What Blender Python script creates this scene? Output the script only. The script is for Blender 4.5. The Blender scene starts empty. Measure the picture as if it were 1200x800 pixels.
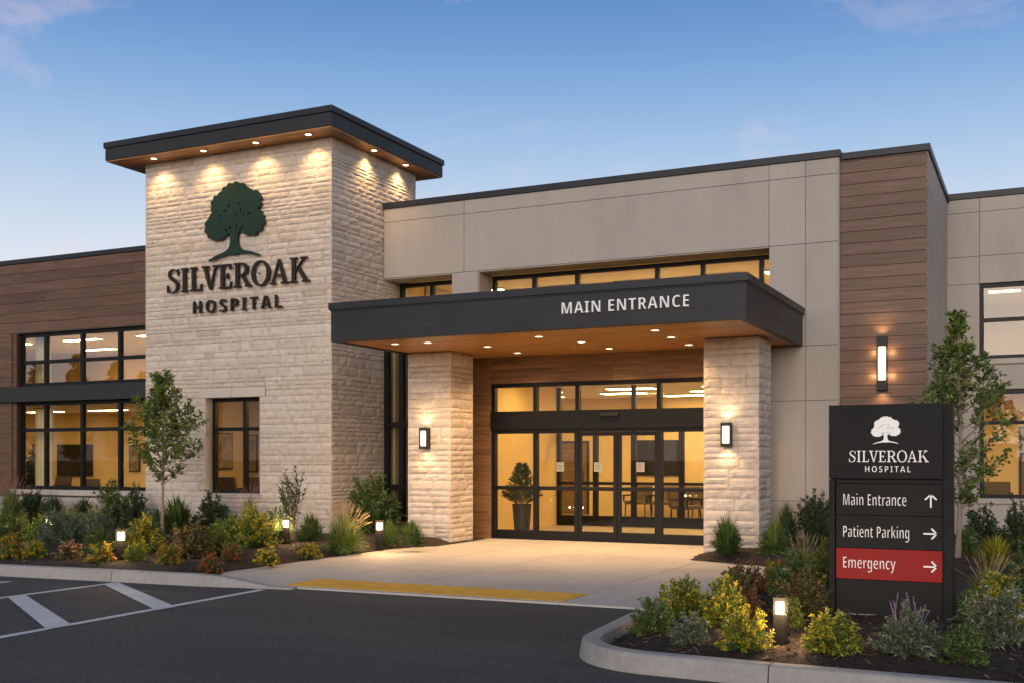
import bpy, math, random
from mathutils import Vector, Matrix, noise

R = math.radians
scene = bpy.context.scene
col = scene.collection

# ---------------------------------------------------------------- camera
cam_data = bpy.data.cameras.new("camera")
cam = bpy.data.objects.new("camera", cam_data)
col.objects.link(cam)
cam.location = (0, 0, 1.6)
cam.rotation_euler = (R(90), 0, R(25.75))
cam_data.sensor_width = 36
cam_data.lens = 38.7
cam_data.shift_y = 0.115
cam_data.clip_start = 0.1
cam_data.clip_end = 3000
scene.camera = cam

# ---------------------------------------------------------------- dusk sky
SUN_EL, SUN_AZ = R(12.0), R(168)            # the sun is setting behind the photographer
world = bpy.data.worlds.new("World")
scene.world = world
world.use_nodes = True
nt = world.node_tree
nt.nodes.clear()
out = nt.nodes.new("ShaderNodeOutputWorld")
bg = nt.nodes.new("ShaderNodeBackground")
sky = nt.nodes.new("ShaderNodeTexSky")
sky.sky_type = 'NISHITA'
sky.sun_disc = False
sky.sun_elevation = SUN_EL
sky.sun_rotation = SUN_AZ
sky.air_density = 1.0
sky.dust_density = 0.6
sky.ozone_density = 2.0
tc = nt.nodes.new("ShaderNodeTexCoord")
sep = nt.nodes.new("ShaderNodeSeparateXYZ")
nt.links.new(tc.outputs['Generated'], sep.inputs[0])
ramp = nt.nodes.new("ShaderNodeValToRGB")      # dusk colours from the horizon up
cr = ramp.color_ramp
cr.interpolation = 'B_SPLINE'
stops = [(0.0, (.86, .74, .70)), (0.12, (.74, .72, .76)), (0.205, (.52, .60, .70)), (0.29, (.25, .41, .65)), (0.385, (.066, .195, .48)), (0.50, (.075, .155, .32)), (1.0, (.10, .125, .165))]
cr.elements[0].position, cr.elements[0].color = stops[0][0], (*stops[0][1], 1)
cr.elements[1].position, cr.elements[1].color = stops[-1][0], (*stops[-1][1], 1)
for p, c in stops[1:-1]:
    e = cr.elements.new(p)
    e.color = (*c, 1)
nt.links.new(sep.outputs['Z'], ramp.inputs['Fac'])
skys = nt.nodes.new("ShaderNodeVectorMath"); skys.operation = 'SCALE'
skys.inputs['Scale'].default_value = 0.10      # sky texture brought to the dusk exposure
nt.links.new(sky.outputs['Color'], skys.inputs[0])
mixs = nt.nodes.new("ShaderNodeMix"); mixs.data_type = 'RGBA'
mixs.inputs[0].default_value = 0.88
nt.links.new(skys.outputs[0], mixs.inputs[6])
nt.links.new(ramp.outputs['Color'], mixs.inputs[7])
# thin pink clouds, high up
mp = nt.nodes.new("ShaderNodeMapping")
mp.inputs['Rotation'].default_value = (0, 0, R(-25.75))
mp.inputs['Scale'].default_value = (3.6, 3.6, 8.0)
mp.inputs['Location'].default_value = (4.87, 10.04, 3.24)
nt.links.new(tc.outputs['Generated'], mp.inputs['Vector'])
nz = nt.nodes.new("ShaderNodeTexNoise")
nz.inputs['Scale'].default_value = 1.0
nz.inputs['Detail'].default_value = 9
nz.inputs['Roughness'].default_value = 0.62
nz.inputs['Distortion'].default_value = 0.5
nt.links.new(mp.outputs[0], nz.inputs['Vector'])
cl = nt.nodes.new("ShaderNodeValToRGB")
cl.color_ramp.elements[0].position = 0.55
cl.color_ramp.elements[0].color = (0, 0, 0, 1)
cl.color_ramp.elements[1].position = 0.74
cl.color_ramp.elements[1].color = (.42, .42, .42, 1)
nt.links.new(nz.outputs['Fac'], cl.inputs['Fac'])
mixc = nt.nodes.new("ShaderNodeMix"); mixc.data_type = 'RGBA'
mixc.inputs[7].default_value = (.84, .60, .58, 1)
nt.links.new(cl.outputs['Color'], mixc.inputs[0])
nt.links.new(mixs.outputs[2], mixc.inputs[6])
nt.links.new(mixc.outputs[2], bg.inputs['Color'])
bg.inputs['Strength'].default_value = 1.0
nt.links.new(bg.outputs[0], out.inputs[0])

# ---------------------------------------------------------------- last soft sunlight, from behind the camera
sun_data = bpy.data.lights.new("sun", 'SUN')
sun_data.energy = 1.85
sun_data.angle = R(45)
sun_data.color = (1.0, .87, .745)
sun = bpy.data.objects.new("sun", sun_data)
col.objects.link(sun)
sun.location = (10, -40, 30)
sd = Vector((math.sin(SUN_AZ) , math.cos(SUN_AZ), math.tan(SUN_EL)))
sun.rotation_euler = sd.to_track_quat('Z', 'Y').to_euler()

vs = scene.view_settings
vs.view_transform = 'Standard'
vs.look = 'None'
vs.exposure = 0.32
vs.gamma = 1.0
vs.use_curve_mapping = False
scene.cycles.max_bounces = 7
scene.cycles.transparent_max_bounces = 16
scene.cycles.caustics_reflective = False
scene.cycles.caustics_refractive = False
scene.cycles.sample_clamp_indirect = 4.0

WARM = (1.0, .63, .29)
WARM2 = (1.0, .68, .36)

# ---------------------------------------------------------------- mesh helpers
class MB:
    def __init__(self):
        self.v, self.f, self.m = [], [], []

    def add(self, vs_, fs_, mi=0):
        b = len(self.v)
        self.v += [tuple(p) for p in vs_]
        for q in fs_:
            self.f.append(tuple(b + i for i in q))
            self.m.append(mi)

    def box(self, x0, x1, y0, y1, z0, z1, mi=0):
        self.add([(x0, y0, z0), (x1, y0, z0), (x1, y1, z0), (x0, y1, z0), (x0, y0, z1), (x1, y0, z1), (x1, y1, z1), (x0, y1, z1)],
                 [(0, 3, 2, 1), (4, 5, 6, 7), (0, 1, 5, 4), (1, 2, 6, 5), (2, 3, 7, 6), (3, 0, 4, 7)], mi)

    def quad(self, a, b, c, d, mi=0):
        self.add([a, b, c, d], [(0, 1, 2, 3)], mi)

    def tube(self, pts, rad, n=6, mi=0, cap=True):
        pts = [Vector(p) for p in pts]
        if not hasattr(rad, '__len__'):
            rad = [rad] * len(pts)
        b = len(self.v)
        up = Vector((0, 0, 1))
        for i, p in enumerate(pts):
            t = (pts[min(i + 1, len(pts) - 1)] - pts[max(i - 1, 0)])
            if t.length < 1e-9: t = Vector((0, 0, 1))
            t.normalize()
            a = t.cross(Vector((1, 0, 0)) if abs(t.x) < .8 else Vector((0, 1, 0))).normalized()
            c = t.cross(a)
            for k in range(n):
                w = 2 * math.pi * k / n
                self.v.append(tuple(p + (a * math.cos(w) + c * math.sin(w)) * rad[i]))
        for i in range(len(pts) - 1):
            for k in range(n):
                k2 = (k + 1) % n
                self.f.append((b + i * n + k, b + i * n + k2, b + (i + 1) * n + k2, b + (i + 1) * n + k)); self.m.append(mi)
        if cap:
            self.f.append(tuple(b + k for k in range(n))[::-1]); self.m.append(mi)
            e = b + (len(pts) - 1) * n
            self.f.append(tuple(e + k for k in range(n))); self.m.append(mi)

    def lathe(self, prof, n=20, mi=0, c=(0, 0, 0)):
        b = len(self.v)
        for r, z in prof:
            for k in range(n):
                w = 2 * math.pi * k / n
                self.v.append((c[0] + r * math.cos(w), c[1] + r * math.sin(w), c[2] + z))
        for i in range(len(prof) - 1):
            for k in range(n):
                k2 = (k + 1) % n
                self.f.append((b + i * n + k, b + i * n + k2, b + (i + 1) * n + k2, b + (i + 1) * n + k)); self.m.append(mi)
        self.f.append(tuple(b + k for k in range(n))[::-1]); self.m.append(mi)
        e = b + (len(prof) - 1) * n
        self.f.append(tuple(e + k for k in range(n))); self.m.append(mi)

    def build(self, name, mats, parent=None, loc=None, bevel=0, smooth=False):
        me = bpy.data.meshes.new(name)
        me.from_pydata(self.v, [], self.f)
        if not isinstance(mats, (list, tuple)): mats = [mats]
        for m in mats: me.materials.append(m)
        if len(mats) > 1: me.polygons.foreach_set('material_index', self.m)
        if smooth: me.polygons.foreach_set('use_smooth', [True] * len(me.polygons))
        me.update()
        o = bpy.data.objects.new(name, me)
        col.objects.link(o)
        put(o, parent, loc)
        if bevel:
            bv = o.modifiers.new('bevel', 'BEVEL'); bv.width = bevel; bv.segments = 2; bv.limit_method = 'ANGLE'
        return o


def put(o, parent, loc=None):
    """meshes written in world coordinates hang under their thing's Empty"""
    if parent is not None:
        o.parent = parent
        if loc is not None: o.location = loc
        elif parent.parent is None and parent.get('world_parts'): o.location = -Vector(parent.location)
    elif loc is not None: o.location = loc


def tag(o, label, cat, group=None):
    o['label'] = label
    o['category'] = cat
    if group: o['group'] = group
    return o


def thing(name, label, cat, loc=(0, 0, 0), rz=0, group=None, world_parts=False):
    o = bpy.data.objects.new(name, None)
    o.empty_display_size = .1
    col.objects.link(o)
    o.location = loc
    o.rotation_euler = (0, 0, rz)
    if world_parts: o['world_parts'] = 1
    return tag(o, label, cat, group)


def struct(o):
    o['kind'] = 'structure'
    return o


def copy_tree(o, parent=None):
    c = o.copy(); col.objects.link(c)
    if parent is not None: c.parent = parent
    for ch in list(o.children): copy_tree(ch, c)
    return c

# ---------------------------------------------------------------- materials
def newmat(name):
    m = bpy.data.materials.new(name)
    m.use_nodes = True
    t = m.node_tree
    b = t.nodes['Principled BSDF']
    return m, t, b

def N(t, kind, **kw):
    n = t.nodes.new(kind)
    for k, v in kw.items():
        if k in n.inputs: n.inputs[k].default_value = v
        else: setattr(n, k, v)
    return n

def ramp_node(t, stops, src, interp='LINEAR'):
    r = t.nodes.new('ShaderNodeValToRGB')
    e = r.color_ramp.elements
    r.color_ramp.interpolation = interp
    e[0].position, e[0].color = stops[0][0], (*stops[0][1], 1)
    e[1].position, e[1].color = stops[-1][0], (*stops[-1][1], 1)
    for p, c in stops[1:-1]:
        x = e.new(p); x.color = (*c, 1)
    t.links.new(src, r.inputs['Fac'])
    return r.outputs['Color']

def objcoord(t, scale=(1, 1, 1)):
    c = t.nodes.new('ShaderNodeTexCoord')
    mp_ = t.nodes.new('ShaderNodeMapping')
    mp_.inputs['Scale'].default_value = scale
    t.links.new(c.outputs['Object'], mp_.inputs['Vector'])
    return mp_.outputs[0]

def noise_node(t, vec, scale, detail=4, rough=.55, dist=0):
    n = N(t, 'ShaderNodeTexNoise', Scale=scale, Detail=detail, Roughness=rough, Distortion=dist)
    t.links.new(vec, n.inputs['Vector'])
    return n.outputs['Fac']

def mixc_(t, a, b, fac, mode='MIX'):
    m = t.nodes.new('ShaderNodeMix'); m.data_type = 'RGBA'; m.blend_type = mode
    for sock, val in ((0, fac), (6, a), (7, b)):
        if hasattr(val, 'is_output'): t.links.new(val, m.inputs[sock])
        elif isinstance(val, (tuple, list)): m.inputs[sock].default_value = (*val, 1)
        else: m.inputs[sock].default_value = val
    return m.outputs[2]

def bump(t, b, h, strength=.3, dist=.01):
    bp = N(t, 'ShaderNodeBump', Strength=strength, Distance=dist)
    t.links.new(h, bp.inputs['Height'])
    t.links.new(bp.outputs[0], b.inputs['Normal'])

def plain(name, c, rough=.6, metal=0, var=.12, vscale=3.0, bs=0.0, bscale=80, spec=.5):
    m, t, b = newmat(name)
    v = objcoord(t)
    n = noise_node(t, v, vscale, 6)
    lo = tuple(x * (1 - var) for x in c); hi = tuple(min(1, x * (1 + var)) for x in c)
    t.links.new(ramp_node(t, [(.3, lo), (.7, hi)], n), b.inputs['Base Color'])
    b.inputs['Roughness'].default_value = rough
    b.inputs['Metallic'].default_value = metal
    b.inputs['Specular IOR Level'].default_value = spec
    if bs: bump(t, b, noise_node(t, v, bscale, 5), bs, .004)
    return m

def emit(name, c, s):
    m, t, b = newmat(name)
    b.inputs['Base Color'].default_value = (.8, .8, .8, 1)
    b.inputs['Emission Color'].default_value = (*c, 1)
    b.inputs['Emission Strength'].default_value = s
    return m

def island(t):
    g = t.nodes.new('ShaderNodeNewGeometry')
    return g.outputs['Random Per Island']

M = {}
def stone_mat():
    m, t, b = newmat('split_face_stone')
    v = objcoord(t)
    c1 = ramp_node(t, [(0, (.53, .435, .35)), (.12, (.60, .505, .415)), (.55, (.645, .55, .46)), (.85, (.68, .59, .50)), (1, (.57, .485, .41))], island(t))
    n = noise_node(t, v, 9, 7, .62)
    c2 = mixc_(t, c1, ramp_node(t, [(.3, (.80, .77, .74)), (.6, (1, 1, 1))], n), 1.0, 'MULTIPLY')
    t.links.new(c2, b.inputs['Base Color'])
    b.inputs['Roughness'].default_value = .88
    bump(t, b, noise_node(t, v, 30, 8, .65), .8, .02)
    return m
M['stone'] = stone_mat()
M['mortar'] = plain('mortar', (.42, .36, .30), .95, var=.2)

def wood_mat(name, cols, gscale=(1.2, 26, 26), rough=.5, bs=.15):
    m, t, b = newmat(name)
    isl = island(t)
    base = ramp_node(t, [(i / (len(cols) - 1), c) for i, c in enumerate(cols)], isl)
    c = t.nodes.new('ShaderNodeTexCoord')
    off = N(t, 'ShaderNodeVectorMath', operation='ADD')
    com = t.nodes.new('ShaderNodeCombineXYZ')
    ml = N(t, 'ShaderNodeMath', operation='MULTIPLY'); ml.inputs[1].default_value = 37
    t.links.new(isl, ml.inputs[0])
    t.links.new(ml.outputs[0], com.inputs[0])
    t.links.new(c.outputs['Object'], off.inputs[0]); t.links.new(com.outputs[0], off.inputs[1])
    mp_ = t.nodes.new('ShaderNodeMapping'); mp_.inputs['Scale'].default_value = gscale
    t.links.new(off.outputs[0], mp_.inputs['Vector'])
    g = noise_node(t, mp_.outputs[0], 1.0, 7, .6, .8)
    c2 = mixc_(t, base, ramp_node(t, [(.25, (.36, .33, .31)), (.5, (.9, .89, .88)), (.75, (1.42, 1.36, 1.28))], g), 1.0, 'MULTIPLY')
    t.links.new(c2, b.inputs['Base Color'])
    b.inputs['Roughness'].default_value = rough
    bump(t, b, g, bs, .003)
    return m
M['wood'] = wood_mat('brown_wood_siding', [(.105, .051, .028), (.148, .075, .041), (.122, .06, .033), (.17, .088, .05)])
M['soffit'] = wood_mat('cedar_soffit', [(.43, .205, .062), (.50, .245, .08), (.38, .18, .055)], gscale=(1.0, 22, 22), rough=.42)
M['soffit_y'] = wood_mat('cedar_soffit_lengthwise', [(.43, .205, .062), (.50, .245, .08), (.38, .18, .055)], gscale=(1.0, 22, 22), rough=.42)
M['entry_wood'] = wood_mat('entry_wood_panel', [(.235, .118, .045), (.28, .145, .057), (.21, .105, .041)], gscale=(1.0, 20, 20), rough=.45)

def panel_mat():
    m, t, b = newmat('fibre_cement_panel')
    v = objcoord(t)
    c1 = ramp_node(t, [(0, (.40, .352, .308)), (1, (.43, .38, .333))], island(t))
    n = noise_node(t, objcoord(t, (1, 1, .35)), 1.3, 7, .6)
    c2 = mixc_(t, c1, ramp_node(t, [(.3, (.88, .87, .86)), (.7, (1.04, 1.04, 1.04))], n), 1.0, 'MULTIPLY')
    t.links.new(c2, b.inputs['Base Color'])
    b.inputs['Roughness'].default_value = .8
    bump(t, b, noise_node(t, v, 140, 4), .12, .004)
    return m
M['panel'] = panel_mat()
M['joint'] = plain('panel_joint', (.10, .085, .075), .9)
M['charcoal'] = plain('charcoal_metal', (.026, .026, .027), .5, 0, .18, 1.4, .06, 60, spec=.3)
M['coping'] = plain('dark_coping_metal', (.020, .022, .025), .45, 0, .15, 2, spec=.35)
M['post'] = plain('bollard_paint', (.007, .007, .0075), .6, 0, .1, 4, spec=.2)
M['frame'] = plain('black_aluminium', (.0065, .006, .0058), .45, 0, .2, 2, spec=.25)
M['sill'] = plain('cast_stone_sill', (.44, .39, .34), .8, 0, .12, 5, .2)
M['lintel'] = plain('smooth_cut_stone', (.56, .475, .395), .85, 0, .06, 6, .2)
M['inner_wall'] = plain('warm_painted_wall', (.74, .54, .25), .85, 0, .05, .7)
M['inner_ceiling'] = plain('ceiling_tile', (.74, .66, .50), .9, 0, .04, 1)
M['inner_floor'] = plain('lobby_floor_tile', (.48, .40, .29), .35, 0, .12, 2)
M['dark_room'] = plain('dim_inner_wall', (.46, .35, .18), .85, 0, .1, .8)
M['panel_light'] = emit('ceiling_panel_glow', (1.0, .67, .28), 24.0)
M['lamp'] = emit('lamp_lens_glow', (1.0, .74, .44), 1.9)
M['lamp_long'] = emit('tall_lamp_lens_glow', (1.0, .68, .34), 2.4)
M['bollard_lamp'] = emit('bollard_lens_glow', (1.0, .76, .46), 3.0)
M['down'] = emit('downlight_lens_glow', (1.0, .78, .46), 6.0)
M['white_letter'] = plain('white_letter', (.88, .88, .87), .45, 0, .02)
M['dark_letter'] = plain('dark_bronze_letter', (.022, .016, .012), .55, 0, .1, spec=.25)
M['green_logo'] = plain('dark_green_metal', (.009, .030, .018), .55, 0, .1, spec=.25)
M['sign_black'] = plain('sign_black_paint', (.0125, .0127, .013), .55, 0, .1, 3, .03, 90, spec=.15)
M['sign_red'] = plain('sign_red_paint', (.27, .010, .010), .5, 0, .06, 3, spec=.2)
M['pot'] = plain('dark_pot', (.008, .0075, .007), .5, 0, .2)
M['sofa'] = plain('brown_upholstery', (.11, .075, .045), .85, 0, .15, 5)
M['screen'] = plain('dark_screen', (.018, .016, .014), .25)
M['art'] = plain('muted_picture', (.22, .16, .09), .6, 0, .5, 5)

def glass_mat(name='window_glass', base=.045):
    m = bpy.data.materials.new(name)
    m.use_nodes = True
    t = m.node_tree
    t.nodes.clear()
    o = t.nodes.new('ShaderNodeOutputMaterial')
    lw = t.nodes.new('ShaderNodeLayerWeight')
    p = N(t, 'ShaderNodeMath', operation='POWER'); p.inputs[1].default_value = 4.0
    t.links.new(lw.outputs['Facing'], p.inputs[0])
    a = N(t, 'ShaderNodeMath', operation='MULTIPLY_ADD'); a.inputs[1].default_value = .85; a.inputs[2].default_value = base
    t.links.new(p.outputs[0], a.inputs[0])
    tr = t.nodes.new('ShaderNodeBsdfTransparent'); tr.inputs[0].default_value = (.94, .95, .92, 1)
    gl = t.nodes.new('ShaderNodeBsdfGlossy'); gl.inputs['Roughness'].default_value = .012
    mx = t.nodes.new('ShaderNodeMixShader')
    t.links.new(a.outputs[0], mx.inputs[0]); t.links.new(tr.outputs[0], mx.inputs[1]); t.links.new(gl.outputs[0], mx.inputs[2])
    t.links.new(mx.outputs[0], o.inputs[0])
    return m
M['glass'] = glass_mat()
M['coated'] = glass_mat('coated_window_glass', .20)
M['tinted'] = glass_mat('lightly_coated_window_glass', .085)

def asphalt_mat():
    m, t, b = newmat('asphalt')
    v = objcoord(t)
    big = noise_node(t, objcoord(t, (.35, .9, 1)), .8, 6, .6, .4)
    mid = noise_node(t, v, 14, 6, .7)
    c1 = ramp_node(t, [(.25, (.041, .038, .034)), (.5, (.054, .050, .046)), (.8, (.070, .066, .061))], big)
    c2 = mixc_(t, c1, ramp_node(t, [(.3, (.78, .78, .78)), (.75, (1.22, 1.22, 1.22))], mid), 1.0, 'MULTIPLY')
    vo = N(t, 'ShaderNodeTexVoronoi', Scale=75.0)
    t.links.new(v, vo.inputs['Vector'])
    c3 = mixc_(t, c2, ramp_node(t, [(.0, (.55, .55, .55)), (.55, (1, 1, 1)), (.95, (1.8, 1.75, 1.7))], vo.outputs['Color']), 1.0, 'MULTIPLY')
    wear = noise_node(t, objcoord(t, (.22, 1.6, 1)), 1.0, 8, .68, .6)      # tyre-polished bands along the drive
    c4 = mixc_(t, c3, ramp_node(t, [(.36, (.80, .80, .81)), (.5, (1, 1, 1)), (.68, (1.16, 1.15, 1.13))], wear), 1.0, 'MULTIPLY')
    spots = noise_node(t, v, .9, 3, .5)
    c5 = mixc_(t, c4, ramp_node(t, [(.70, (1, 1, 1)), (.77, (.72, .72, .74))], spots), 1.0, 'MULTIPLY')
    t.links.new(c5, b.inputs['Base Color'])
    b.inputs['Roughness'].default_value = .82
    bump(t, b, vo.outputs['Distance'], .55, .008)
    return m
M['asphalt'] = asphalt_mat()

def concrete_mat(name, c, streak=1.0, sc=1.0):
    m, t, b = newmat(name)
    v = objcoord(t)
    big = noise_node(t, v, .55 * sc, 7, .62, .5)
    mid = noise_node(t, v, 7 * sc, 6, .65)
    fine = noise_node(t, v, 110, 4, .7)
    c1 = ramp_node(t, [(.28, tuple(x * .84 for x in c)), (.5, c), (.75, tuple(x * 1.1 for x in c))], big)
    c2 = mixc_(t, c1, ramp_node(t, [(.32, (.86, .85, .83)), (.6, (1.02, 1.02, 1.02))], mid), 1.0, 'MULTIPLY')
    c3 = mixc_(t, c2, ramp_node(t, [(.3, (.86, .86, .86)), (.7, (1.08, 1.08, 1.08))], fine), 1.0, 'MULTIPLY')
    t.links.new(c3, b.inputs['Base Color'])
    b.inputs['Roughness'].default_value = .8
    bump(t, b, fine, .25, .003)
    return m
M['concrete'] = concrete_mat('broom_finished_concrete', (.50, .455, .41))
M['kerb'] = concrete_mat('kerb_concrete', (.345, .325, .305), sc=2)
M['yellow'] = plain('yellow_tactile', (.62, .33, .035), .7, 0, .16, 6, .3, 200)

def paint_mat():
    m, t, b = newmat('worn_white_paint')
    v = objcoord(t)
    n = noise_node(t, v, 30, 6, .75)
    n2 = noise_node(t, v, 3, 5, .6)
    c = ramp_node(t, [(.30, (.25, .25, .25)), (.42, (.62, .62, .61)), (.7, (.74, .74, .73))], n)
    c2 = mixc_(t, c, ramp_node(t, [(.3, (.78, .77, .76)), (.65, (1, 1, 1))], n2), 1.0, 'MULTIPLY')
    t.links.new(c2, b.inputs['Base Color'])
    b.inputs['Roughness'].default_value = .75
    return m
M['paint'] = paint_mat()

def mulch_mat(name, lo, hi):
    m, t, b = newmat(name)
    v = objcoord(t)
    n = noise_node(t, v, 38, 6, .75)
    t.links.new(ramp_node(t, [(.3, lo), (.75, hi)], n), b.inputs['Base Color'])
    b.inputs['Roughness'].default_value = .95
    bump(t, b, noise_node(t, v, 55, 5, .7), 1.0, .03)
    return m
M['mulch'] = mulch_mat('bark_mulch', (.014, .0085, .006), (.056, .033, .021))
def chip_mat():
    m, t, b = newmat('bark_chips')
    t.links.new(ramp_node(t, [(0, (.016, .010, .007)), (.5, (.045, .027, .018)), (.85, (.085, .052, .034)), (1, (.19, .125, .08))], island(t)), b.inputs['Base Color'])
    b.inputs['Roughness'].default_value = .9
    return m
M['chips'] = chip_mat()
M['lawn'] = plain('distant_lawn', (.05, .07, .025), .95, 0, .3, .3)

def leaf_mat(name, cols, trans=.22, rough=.5, gain=2.0):
    cols = [tuple(min(.9, x * (gain if max(c) < .5 else 1)) for x in c) for c in cols]
    m = bpy.data.materials.new(name)
    m.use_nodes = True
    t = m.node_tree
    b = t.nodes['Principled BSDF']
    o = t.nodes['Material Output']
    c = ramp_node(t, [(i / (len(cols) - 1), x) for i, x in enumerate(cols)], island(t))
    t.links.new(c, b.inputs['Base Color'])
    b.inputs['Roughness'].default_value = rough
    tr = t.nodes.new('ShaderNodeBsdfTranslucent')
    t.links.new(c, tr.inputs[0])
    mx = t.nodes.new('ShaderNodeMixShader'); mx.inputs[0].default_value = trans
    t.links.new(b.outputs[0], mx.inputs[1]); t.links.new(tr.outputs[0], mx.inputs[2])
    t.links.new(mx.outputs[0], o.inputs['Surface'])
    return m
L = {
 'dark': leaf_mat('dark_green_leaf', [(.008, .017, .005), (.020, .040, .011), (.013, .027, .008), (.045, .075, .02)]),
 'mid': leaf_mat('mid_green_leaf', [(.013, .027, .007), (.045, .08, .016), (.028, .05, .011), (.095, .14, .028)]),
 'yellowgreen': leaf_mat('yellow_green_leaf', [(.02, .035, .007), (.085, .115, .014), (.045, .07, .010), (.22, .23, .02)]),
 'gold': leaf_mat('gold_leaf', [(.035, .05, .008), (.20, .185, .014), (.09, .10, .011), (.46, .33, .016)]),
 'blue': leaf_mat('blue_grey_leaf', [(.020, .034, .019), (.058, .084, .052), (.036, .058, .034), (.12, .155, .105)]),
 'grey': leaf_mat('grey_green_leaf', [(.025, .036, .018), (.075, .095, .052), (.045, .06, .032), (.17, .185, .13)]),
 'red': leaf_mat('red_brown_leaf', [(.022, .012, .007), (.09, .034, .018), (.03, .03, .010), (.20, .065, .03)]),
 'bronze': leaf_mat('bronze_green_leaf', [(.018, .022, .007), (.08, .062, .018), (.04, .048, .012), (.19, .11, .03)]),
 'grass': leaf_mat('green_grass_blade', [(.025, .045, .010), (.075, .12, .024), (.05, .08, .017), (.14, .175, .04)]),
 'darkgrass': leaf_mat('dark_grass_blade', [(.011, .022, .007), (.03, .054, .015), (.02, .036, .011), (.06, .085, .025)]),
 'straw': leaf_mat('straw_grass_blade', [(.05, .065, .014), (.13, .125, .03), (.085, .095, .022), (.26, .20, .075)]),
 'tree': leaf_mat('young_tree_leaf', [(.020, .038, .008), (.062, .095, .016), (.04, .064, .012), (.15, .165, .028)]),
}
FL = {
 'orange': leaf_mat('orange_petal', [(.62, .17, .012), (.78, .30, .015), (.70, .24, .015)], .25),
 'yellow': leaf_mat('yellow_petal', [(.75, .42, .015), (.85, .54, .02), (.72, .36, .015)], .25),
 'red': leaf_mat('red_petal', [(.36, .05, .025), (.50, .11, .05), (.42, .07, .02)], .25),
 'pink': leaf_mat('rose_petal', [(.20, .07, .065), (.28, .11, .095), (.18, .05, .05)], .25),
 'white': leaf_mat('white_petal', [(.70, .68, .62), (.78, .75, .70)], .25),
 'purple': leaf_mat('purple_floret', [(.12, .085, .14), (.19, .14, .21), (.15, .11, .17)], .2),
 'plume': leaf_mat('tan_plume', [(.20, .135, .075), (.30, .21, .12), (.25, .17, .095)], .3),
}
M['bark'] = plain('young_bark', (.25, .19, .14), .9, 0, .25, 30, .4, 60)
M['stem'] = plain('twig', (.10, .07, .04), .9, 0, .2, 20)

# ================================================================ GROUND
def sheet(name, x0, x1, y0, y1, z, mat, nx=1, ny=1):
    b = MB()
    for i in range(nx):
        for j in range(ny):
            xa, xb = x0 + (x1 - x0) * i / nx, x0 + (x1 - x0) * (i + 1) / nx
            ya, yb = y0 + (y1 - y0) * j / ny, y0 + (y1 - y0) * (j + 1) / ny
            b.quad((xa, ya, z), (xb, ya, z), (xb, yb, z), (xa, yb, z))
    return struct(b.build(name, mat))

sheet('ground', -1500, 1500, -1500, 1500, -.03, M['lawn'])
sheet('parking_lot', -70, 60, -60, 60, 0.0, M['asphalt'])

def stripe(b, p, z=.004):
    b.add([(x, y, z) for x, y in p], [(0, 1, 2, 3)])
b = MB()
stripe(b, [(-8.24, 1.5), (-8.13, 1.5), (-8.585, 10.85), (-8.695, 10.85)])
stripe(b, [(-10.93, 4.0), (-10.82, 4.0), (-10.78, 10.62), (-10.89, 10.62)])
stripe(b, [(-12.6, 5.0), (-12.49, 5.0), (-12.16, 10.15), (-12.27, 10.15)])
for k in range(-3, 2):
    y = 8.98 + 1.45 * k
    stripe(b, [(-10.81, y - .03), (-10.81, y + .22), (-8.42 + .12 * -k * .3, y - 1.42 + .15), (-8.42 + .12 * -k * .3, y - 1.67 + .10)], .008)
struct(b.build('parking_markings', M['paint']))

# plaza slabs: flush with the lot, tooled joints between them
PZ = .022
plz = MB()
def slab(poly, z=PZ, t=.06):
    n = len(poly)
    plz.add([(x, y, z) for x, y in poly] + [(x, y, z - t) for x, y in poly],
            [tuple(range(n)), tuple(range(2 * n - 1, n - 1, -1))] + [(i, i + n, (i + 1) % n + n, (i + 1) % n) for i in range(n)])
g = .006
xs = [-8.62, -7.2, -4.80, -3.55]
ys = [11.12, 11.26, 12.03, 14.2, 16.3, 19.74]
slab([(-9.35, 11.0), (-8.62 - g, 11.12), (-8.62 - g, 14.2 - g), (-10.36, 14.2 - g), (-10.36, 11.85), (-9.62, 11.02)])
slab([(-10.36, 14.2 + g), (-8.62 - g, 14.2 + g), (-8.62 - g, 19.74), (-10.36, 19.74), (-10.36, 16.5)])
slab([(xs[0] + g, 11.12), (xs[2], 11.16), (xs[2], 11.27 - g), (xs[0] + g, 11.24 - g)])
for xa, xb in ((xs[0], xs[1]), (xs[1], xs[2])):
    slab([(xa + g, 12.03 + g), (xb - g, 12.03 + g), (xb - g, 14.2 - g), (xa + g, 14.2 - g)])
    slab([(xa + g, 14.2 + g), (xb - g, 14.2 + g), (xb - g, 16.9 - g), (xa + g, 16.9 - g)])
    slab([(xa + g, 16.9 + g), (xb - g, 16.9 + g), (xb - g, 19.74), (xa + g, 19.74)])
slab([(xs[2] + g, 11.16), (-3.55, 11.16), (-3.42, 13.9 - g), (xs[2] + g, 13.9 - g)])
slab([(xs[2] + g, 13.9 + g), (-2.3, 13.9 + g), (-2.3, 15.75), (-5.02, 16.82), (xs[2] + g, 16.70)] if False else [(xs[2] + g, 13.9 + g), (-2.3, 13.9 + g), (-2.3, 15.75), (xs[2] + g, 16.70)])
slab([(xs[2] + g, 16.72), (-4.70, 16.70), (-4.70, 19.74), (xs[2] + g, 19.74)], PZ - .004)
struct(plz.build('plaza', M['concrete']))
bs = MB(); bs.box(-10.4, -3.6, 11.2, 19.9, -.05, .012)
struct(bs.build('plaza_base', M['joint']))
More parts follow.
